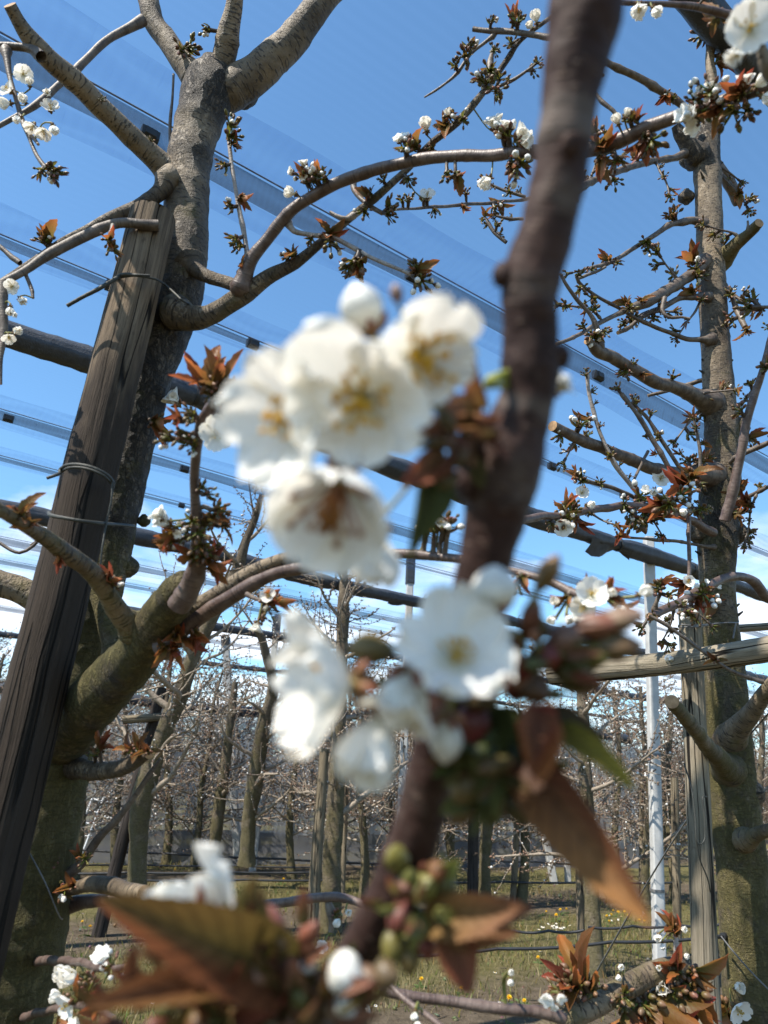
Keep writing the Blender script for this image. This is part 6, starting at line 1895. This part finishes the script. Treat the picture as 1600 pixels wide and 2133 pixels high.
# upper blossom cluster
SPU = (985, 930, .213)
flower(868, 735, .194, 165, (.16, -.40, .9), .15, .52, .42, .34, .06, SPU, stam=0, sl=.58, seed=1, sc={1: 1.12, 0: .8, 4: .8})
flower(762, 825, .190, 172, (-.14, -.30, .92), .9, .36, .40, .3, .09, SPU, stam=0, sl=.54, seed=2, sc={1: 1.18, 2: 1.05})
flower(622, 868, .197, 172, (-.50, -.12, .8), .2, .34, .38, .3, .10, SPU, stam=1, sl=.42, seed=3)
flower(708, 1010, .186, 192, (-.14, -.58, .78), 1.35, .52, .55, .42, .07, SPU, stam=3, sl=.72, seed=4)
flower(790, 1115, .205, 105, (-.1, -.93, .25), .4, .85, .5, .35, .05, SPU, stam=None, seed=5)
fbud(755, 640, .20, 122, (-.35, .9, .35), 'white', (940, 880, .213), w=.40, tight=True)
fbud(826, 612, .21, 44, (-.2, .95, .3), 'green', (930, 870, .215), w=.36, cols=((.28, .12, .06), (.6, .42, .36)))
fleaf((1010, 850, .212), (985, 735, .200), 66, (-.5, .1, .9), .7, .5, (.20, .12, .04), (.34, .09, .04))
fleaf((1005, 860, .212), (915, 870, .196), 80, (.1, .5, .9), .5, .6, (.24, .14, .05), (.42, .17, .09))
fleaf((1000, 880, .212), (880, 905, .198), 70, (.1, .4, .9), .6, .5, (.20, .13, .04), (.34, .12, .06))
fleaf((985, 900, .212), (815, 915, .200), 60, (.1, .7, .7), .7, .3, (.12, .08, .03), (.25, .06, .04))
fleaf((930, 960, .208), (840, 1010, .196), 90, (.1, .2, .9), .6, .6, (.20, .12, .05), (.30, .08, .05))
fleaf((890, 960, .207), (852, 1165, .200), 66, (.35, -.05, .9), .75, .3, (.035, .045, .012), (.08, .085, .02))
fleaf((930, 980, .21), (880, 1120, .204), 70, (.6, .1, .8), .6, .2, (.05, .065, .017), (.09, .10, .025))
for (x, y, L, a, c) in ((905, 890, 80, (-.8, .3, .4), ((.18, .13, .04), (.27, .08, .05))), (950, 860, 70, (-.4, .7, .5), ((.16, .10, .03), (.30, .08, .05))), (960, 930, 90, (-.7, .2, .6), ((.10, .06, .025), (.2, .06, .04))), (930, 1000, 80, (-.6, -.4, .6), ((.09, .09, .03), (.16, .12, .04))), (990, 880, 70, (-.3, .6, .6), ((.12, .06, .03), (.24, .06, .04)))):
    fbud(x, y, .209, L, a, 'green', None, .3, c)
m = MB()
for (a, b) in (((1010, 796, .212), (1080, 786, .222)), ((1008, 806, .213), (1078, 806, .222)), ((1014, 790, .214), (1082, 770, .224))):
    ww = catmull([[*pD(*a), .0009], [*pD((a[0] + b[0]) / 2, (a[1] + b[1]) / 2 - 3, .214), .0009], [*pD(*b), .001]], .002)
    tube(m, ww[:, :3], ww[:, 3], 8, col=np.array([.33, .34, .06, 1]))
m.build('stalk', [M_BUD], FG)
fbud(1166, 800, .235, 62, (.6, .4, .2), 'white', (1120, 830, .23), w=.36)

# middle cluster
SP2 = (1030, 1440, .215)
flower(946, 1375, .186, 150, (.06, .62, .74), .55, .34, .36, .30, .11, SP2, stam=2, sl=.34, seed=6, sc={0: .9})
flower(728, 1425, .190, 182, (-.88, .05, .42), .3, .50, .40, .35, .10, (900, 1420, .205), stam=1, sl=.4, seed=7, sc={1: 1.1, 4: 1.15})
flower(795, 1500, .188, 140, (-.35, -.75, .5), .8, .8, .6, .4, .07, (930, 1450, .205), stam=None, seed=8)
fbud(1030, 1225, .192, 118, (-.05, .95, .3), 'white', (1040, 1400, .21), w=.44, tight=True)
fbud(838, 1462, .186, 160, (-.35, -.75, .4), 'white', (930, 1420, .21), w=.36)
fbud(928, 1540, .196, 118, (-.05, -.95, .2), 'white', (985, 1440, .21), w=.32, tight=True)
fbud(1140, 1195, .195, 96, (.45, .85, .2), 'green', (1085, 1330, .206), w=.26, cols=((.22, .16, .05), (.38, .20, .08)))
fbud(1104, 1290, .20, 105, (.2, .95, .2), 'green', (1062, 1400, .208), w=.24, cols=((.16, .06, .03), (.24, .085, .05)))
for (x, y, L, a, w_, c) in ((1285, 1292, 120, (.95, .25, .1), .24, ((.26, .15, .07), (.50, .33, .24))), (1238, 1305, 130, (.9, .2, .2), .22, ((.24, .10, .05), (.36, .14, .09))), (1275, 1348, 130, (.95, .08, .2), .26, ((.20, .17, .05), (.26, .13, .07))), (1230, 1365, 90, (.9, .0, .3), .34, ((.26, .25, .06), (.24, .2, .05))), (1172, 1335, 100, (.6, .4, .6), .36, ((.24, .10, .06), (.33, .18, .12))), (1130, 1370, 100, (.5, .2, .8), .34, ((.16, .10, .03), (.30, .06, .05))), (1190, 1400, 110, (.7, -.1, .6), .34, ((.12, .11, .03), (.18, .12, .04))), (1110, 1430, 110, (.3, -.1, .9), .36, ((.10, .085, .025), (.16, .08, .04))), (1065, 1340, 90, (.1, .6, .7), .36, ((.16, .17, .05), (.22, .2, .07)))):
    fbud(x, y, .203, L, a, 'green', (1080, 1410, .214), w_, c)
fleaf((1070, 1450, .205), (1075, 1330, .198), 60, (0, .2, .9), .5, .4, (.16, .05, .03), (.34, .04, .035))
# rolled cup-like leaf, big hanging leaf, green blade
fleaf((1120, 1480, .200), (1125, 1622, .178), 132, (.05, .35, .9), .75, -1.0, (.24, .09, .05), (.46, .17, .05), serr=.03)
fleaf((1128, 1470, .205), (1110, 1600, .180), 120, (-.3, .3, .9), .8, -.9, (.28, .06, .05), (.40, .14, .05), serr=.03)
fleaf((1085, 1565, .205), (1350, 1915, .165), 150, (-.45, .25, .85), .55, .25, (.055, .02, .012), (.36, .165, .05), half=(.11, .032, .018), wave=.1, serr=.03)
fleaf((1150, 1520, .210), (1315, 1640, .195), 84, (.2, .5, .8), .7, .4, (.12, .11, .02), (.36, .28, .04), serr=.03)
fleaf((1140, 1480, .212), (1260, 1560, .210), 70, (.3, .5, .7), .6, .3, (.05, .04, .02), (.08, .05, .025))
fleaf((1040, 1470, .210), (960, 1680, .204), 120, (-.3, .1, .9), .6, .4, (.045, .055, .014), (.09, .10, .022))
fleaf((1050, 1470, .212), (1060, 1690, .206), 130, (.2, .1, .9), .5, .3, (.04, .05, .012), (.075, .085, .02))
for (x, y, L, a, c) in ((985, 1500, 110, (-.2, -.7, .5), ((.10, .05, .025), (.30, .05, .045))), (1010, 1560, 130, (-.3, -.6, .6), ((.09, .11, .025), (.11, .12, .03))), (1060, 1590, 130, (.1, -.7, .6), ((.05, .06, .018), (.07, .08, .02))), (975, 1630, 110, (-.5, -.5, .6), ((.14, .15, .035), (.22, .14, .05))), (1020, 1660, 120, (0, -.8, .5), ((.07, .09, .02), (.09, .11, .03))), (1075, 1670, 100, (.3, -.7, .5), ((.06, .055, .018), (.10, .08, .03))), (965, 1680, 90, (-.5, -.6, .5), ((.12, .11, .03), (.2, .12, .05))), (1000, 1440, 120, (-.2, -.2, .9), ((.10, .10, .03), (.14, .09, .04)))):
    fbud(x, y, .207, L, a, 'green', None, .38, c)
fbud(775, 1352, .204, 105, (-.9, .1, .3), 'green', (900, 1400, .21), .38, ((.24, .17, .05), (.30, .22, .08)))
fleaf((850, 1430, .204), (812, 1395, .190), 60, (-.3, .2, .9), .5, .6, (.2, .15, .05), (.36, .25, .12))

# lower green cluster on the stem
for (x, y, L, a, c) in ((828, 1792, 90, (-.1, .8, .5), ((.13, .11, .03), (.28, .25, .06))), (880, 1850, 100, (.3, .6, .6), ((.20, .2, .05), (.30, .28, .08))), (845, 1850, 100, (-.1, .4, .9), ((.17, .17, .05), (.26, .1, .06))), (905, 1820, 80, (.5, .6, .5), ((.19, .19, .05), (.34, .12, .06))), (835, 1905, 90, (-.2, -.1, .9), ((.22, .10, .06), (.34, .07, .06))), (870, 1920, 90, (.2, -.3, .9), ((.20, .20, .05), (.28, .25, .07))), (820, 1960, 90, (-.2, -.6, .7), ((.22, .2, .05), (.26, .22, .06))), (850, 1990, 80, (.1, -.8, .5), ((.24, .19, .05), (.26, .18, .07))), (925, 1880, 90, (.8, .1, .5), ((.14, .15, .04), (.2, .18, .05))), (885, 1965, 70, (.3, -.8, .4), ((.26, .07, .05), (.30, .08, .06)))):
    fbud(x, y, .222, L, a, 'green', (850, 1880, .232), .34, c)
fleaf((880, 1920, .222), (1105, 1892, .212), 120, (.05, .5, .85), .7, .25, (.26, .16, .05), (.26, .10, .05))
fleaf((900, 1935, .224), (1075, 1940, .216), 90, (.1, .3, .9), .6, .4, (.18, .11, .04), (.22, .09, .04))
fleaf((935, 1930, .222), (975, 2068, .212), 110, (.1, .1, .95), .6, .3, (.16, .07, .03), (.24, .075, .04))
fleaf((900, 1830, .224), (955, 1790, .218), 60, (.1, .2, .9), .5, .4, (.15, .16, .04), (.22, .22, .05))

# lowest cluster with the two big bronze leaves
fl_ = flower(470, 1925, .222, 150, (-.45, .3, .8), 1.1, skip=(0, 1, 2, 3, 4), ped=(560, 1990, .225), stam=None, seed=11)


def fpetal(b, t, wk, n, seed, parent, cup=.5, side=.4):
    B_, T_ = pD(*b), pD(*t)
    L = np.linalg.norm(T_ - B_)
    M = frame(B_, T_ - B_, camvec(*n))
    y2 = nrm(M[:3, 1] * math.cos(.35 * cup) - M[:3, 2] * math.sin(.35 * cup))
    M = frame(B_, y2, M[:3, 2]) @ np.diag([L * wk, L, L, 1])
    link('petal', petal_proto(cup, side, .07, seed), parent, M)


fpetal((468, 1920, .222), (496, 1760, .214), .95, (-.75, .1, .6), 1, fl_)
fpetal((464, 1922, .221), (344, 1900, .212), .95, (.1, .75, .6), 2, fl_)
fpetal((466, 1920, .223), (440, 1800, .224), 1.0, (-.4, .2, .9), 3, fl_)
fpetal((470, 1922, .224), (395, 1850, .222), .9, (-.1, .5, .85), 0, fl_)
flower(372, 1958, .238, 118, (-.2, .8, .4), .5, .8, .4, .3, .05, (520, 2020, .228), stam=None, seed=12)
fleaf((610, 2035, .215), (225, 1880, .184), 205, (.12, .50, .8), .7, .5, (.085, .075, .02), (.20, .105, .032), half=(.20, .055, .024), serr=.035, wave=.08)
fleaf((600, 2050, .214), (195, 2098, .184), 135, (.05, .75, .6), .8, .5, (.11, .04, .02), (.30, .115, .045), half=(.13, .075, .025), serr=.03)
fleaf((560, 2075, .216), (300, 2200, .19), 150, (.05, .6, .75), .6, .2, (.10, .08, .02), (.16, .10, .03))
fleaf((520, 2040, .218), (440, 2150, .206), 60, (.1, .2, .9), .5, .4, (.10, .13, .02), (.2, .22, .04))
for (x, y, L, a, w_, c) in ((556, 1940, 120, (-.15, .9, .35), .42, ((.26, .10, .06), (.42, .16, .12))), (500, 1960, 110, (-.5, .6, .5), .30, ((.22, .11, .05), (.34, .09, .06))), (640, 1950, 90, (.5, .8, .3), .26, ((.26, .10, .05), (.38, .13, .08))), (600, 2010, 110, (.1, .5, .8), .36, ((.22, .16, .05), (.34, .15, .10))), (540, 2040, 100, (-.2, .3, .9), .36, ((.20, .15, .04), (.3, .16, .09))), (560, 2075, 90, (-.1, -.2, .9), .36, ((.18, .18, .05), (.34, .06, .07))), (470, 2080, 80, (-.5, -.2, .8), .36, ((.24, .05, .04), (.38, .05, .06))), (620, 2080, 110, (.3, .1, .9), .34, ((.22, .19, .05), (.34, .2, .12))), (660, 2050, 100, (.6, .2, .7), .34, ((.24, .13, .05), (.36, .2, .12))), (700, 2090, 110, (.8, .0, .5), .36, ((.24, .16, .07), (.44, .26, .18))), (600, 2130, 120, (.0, -.3, .9), .38, ((.16, .14, .04), (.26, .16, .07))), (520, 2130, 110, (-.2, -.3, .9), .38, ((.15, .13, .03), (.24, .12, .05))), (680, 2130, 110, (.4, -.3, .8), .38, ((.16, .12, .04), (.24, .12, .06))), (760, 2040, 80, (.6, .4, .6), .4, ((.22, .12, .06), (.26, .16, .1))), (800, 2030, 80, (.6, .3, .6), .42, ((.16, .12, .05), (.22, .15, .08))), (430, 2130, 100, (-.4, -.2, .9), .36, ((.13, .12, .03), (.2, .12, .04))), (740, 2110, 90, (.6, -.2, .7), .4, ((.15, .1, .04), (.22, .13, .07)))):
    fbud(x, y, .214, L, a, 'green', (620, 2100, .23), w_, c)
fbud(718, 2025, .207, 96, (.75, .15, .6), 'white', (630, 2070, .225), .46, tight=True)
fbud(722, 2090, .21, 70, (.6, -.5, .6), 'white', (640, 2090, .226), .40, tight=True)
fbud(640, 2010, .212, 60, (.3, .8, .5), 'white', (620, 2070, .226), .34, tight=True)
fleaf((560, 1960, .216), (520, 1880, .208), 50, (-.2, .2, .9), .5, .4, (.2, .1, .05), (.36, .10, .07))
fleaf((600, 2000, .216), (690, 1965, .206), 50, (.2, .4, .9), .5, .4, (.2, .1, .05), (.38, .16, .10))
fleaf((480, 1960, .214), (530, 1830, .210), 100, (.3, .1, .9), .6, .3, (.16, .11, .03), (.24, .15, .05))


PAL = ((.075, .08, .02), (.11, .10, .03), (.14, .06, .028), (.17, .045, .028), (.05, .06, .016), (.15, .11, .04), (.20, .09, .045))


def tuft(cx, cy, d, rad, n, up=(0, .2, .9), s=70, leafs=.55, pal=PAL, seed=0):
    """loose knot of bracts, sepals and tight buds"""
    r_ = random.Random(seed)
    for i in range(n):
        a, q = r_.random() * 6.28, rad * math.sqrt(r_.random())
        x, y = cx + math.cos(a) * q, cy + math.sin(a) * q
        ax = (math.cos(a) * .8 + up[0] + r_.gauss(0, .3), -math.sin(a) * .8 + up[1] + r_.gauss(0, .3), up[2] * r_.uniform(.3, 1))
        c0, c1 = r_.choice(pal), r_.choice(pal)
        dd = d - .012 * (1 - q / (rad + 1)) + r_.uniform(-.004, .004)
        L = s * r_.uniform(.6, 1.2)
        if r_.random() < leafs:
            v = np.array(ax[:2]) / (np.linalg.norm(ax) + 1e-6) * L
            fleaf((x, y, dd), (x + v[0], y - v[1], dd - .006 * r_.random()), L * r_.uniform(.35, .6), (r_.gauss(0, .4), r_.gauss(.2, .4), .8), r_.uniform(.3, .9), r_.uniform(-.4, .8), c0, tuple(k * 1.6 for k in c1))
        else:
            fbud(x, y, dd, L * .85, ax, 'green', None, r_.uniform(.24, .36), (tuple(k * 1.5 for k in c0), tuple(k * 1.7 for k in c1)))


tuft(945, 900, .207, 75, 16, (-.4, .1, .7), 75, seed=1, pal=((.10, .05, .025), (.16, .06, .035), (.2, .09, .05), (.07, .06, .02)))
tuft(1120, 1385, .204, 85, 20, (.4, .2, .7), 80, seed=2)
tuft(1040, 1600, .206, 85, 20, (-.1, -.5, .7), 80, seed=3, pal=((.04, .05, .014), (.06, .075, .018), (.09, .09, .025), (.10, .05, .02)))
tuft(865, 1890, .222, 85, 20, (0, .2, .8), 70, seed=4, pal=((.10, .11, .03), (.15, .15, .04), (.19, .18, .05), (.17, .05, .035)))
tuft(400, 2085, .205, 110, 22, (-.2, .1, .9), 80, seed=8, pal=((.07, .065, .018), (.11, .06, .025), (.14, .04, .022), (.09, .09, .02)))
tuft(430, 1990, .212, 90, 14, (-.2, .6, .7), 90, leafs=.7, seed=9, pal=((.07, .06, .018), (.12, .05, .025), (.15, .045, .03)))
tuft(590, 2040, .213, 130, 30, (0, .3, .8), 85, seed=5, pal=((.11, .10, .03), (.16, .09, .04), (.22, .07, .045), (.25, .11, .075), (.08, .07, .02)))
tuft(690, 2110, .215, 80, 14, (.3, .0, .8), 80, seed=6)

tuft(300, 2130, .204, 110, 20, (-.2, .2, .9), 95, leafs=.75, seed=21, pal=((.10, .04, .02), (.14, .05, .025), (.08, .06, .02), (.17, .06, .03)))
tuft(480, 2140, .208, 110, 22, (0, .2, .9), 85, seed=22, pal=((.08, .075, .02), (.15, .07, .03), (.2, .06, .04), (.1, .1, .025)))
tuft(620, 2150, .21, 110, 22, (.1, .2, .9), 85, seed=23, pal=((.10, .085, .025), (.19, .09, .05), (.23, .10, .065), (.09, .09, .025)))
tuft(520, 1985, .213, 70, 12, (-.1, .6, .7), 75, leafs=.4, seed=24, pal=((.15, .06, .035), (.24, .08, .06), (.11, .09, .03)))
fbud(405, 2055, .20, 60, (-.5, .2, .8), 'white', (520, 2100, .22), .4, tight=True)
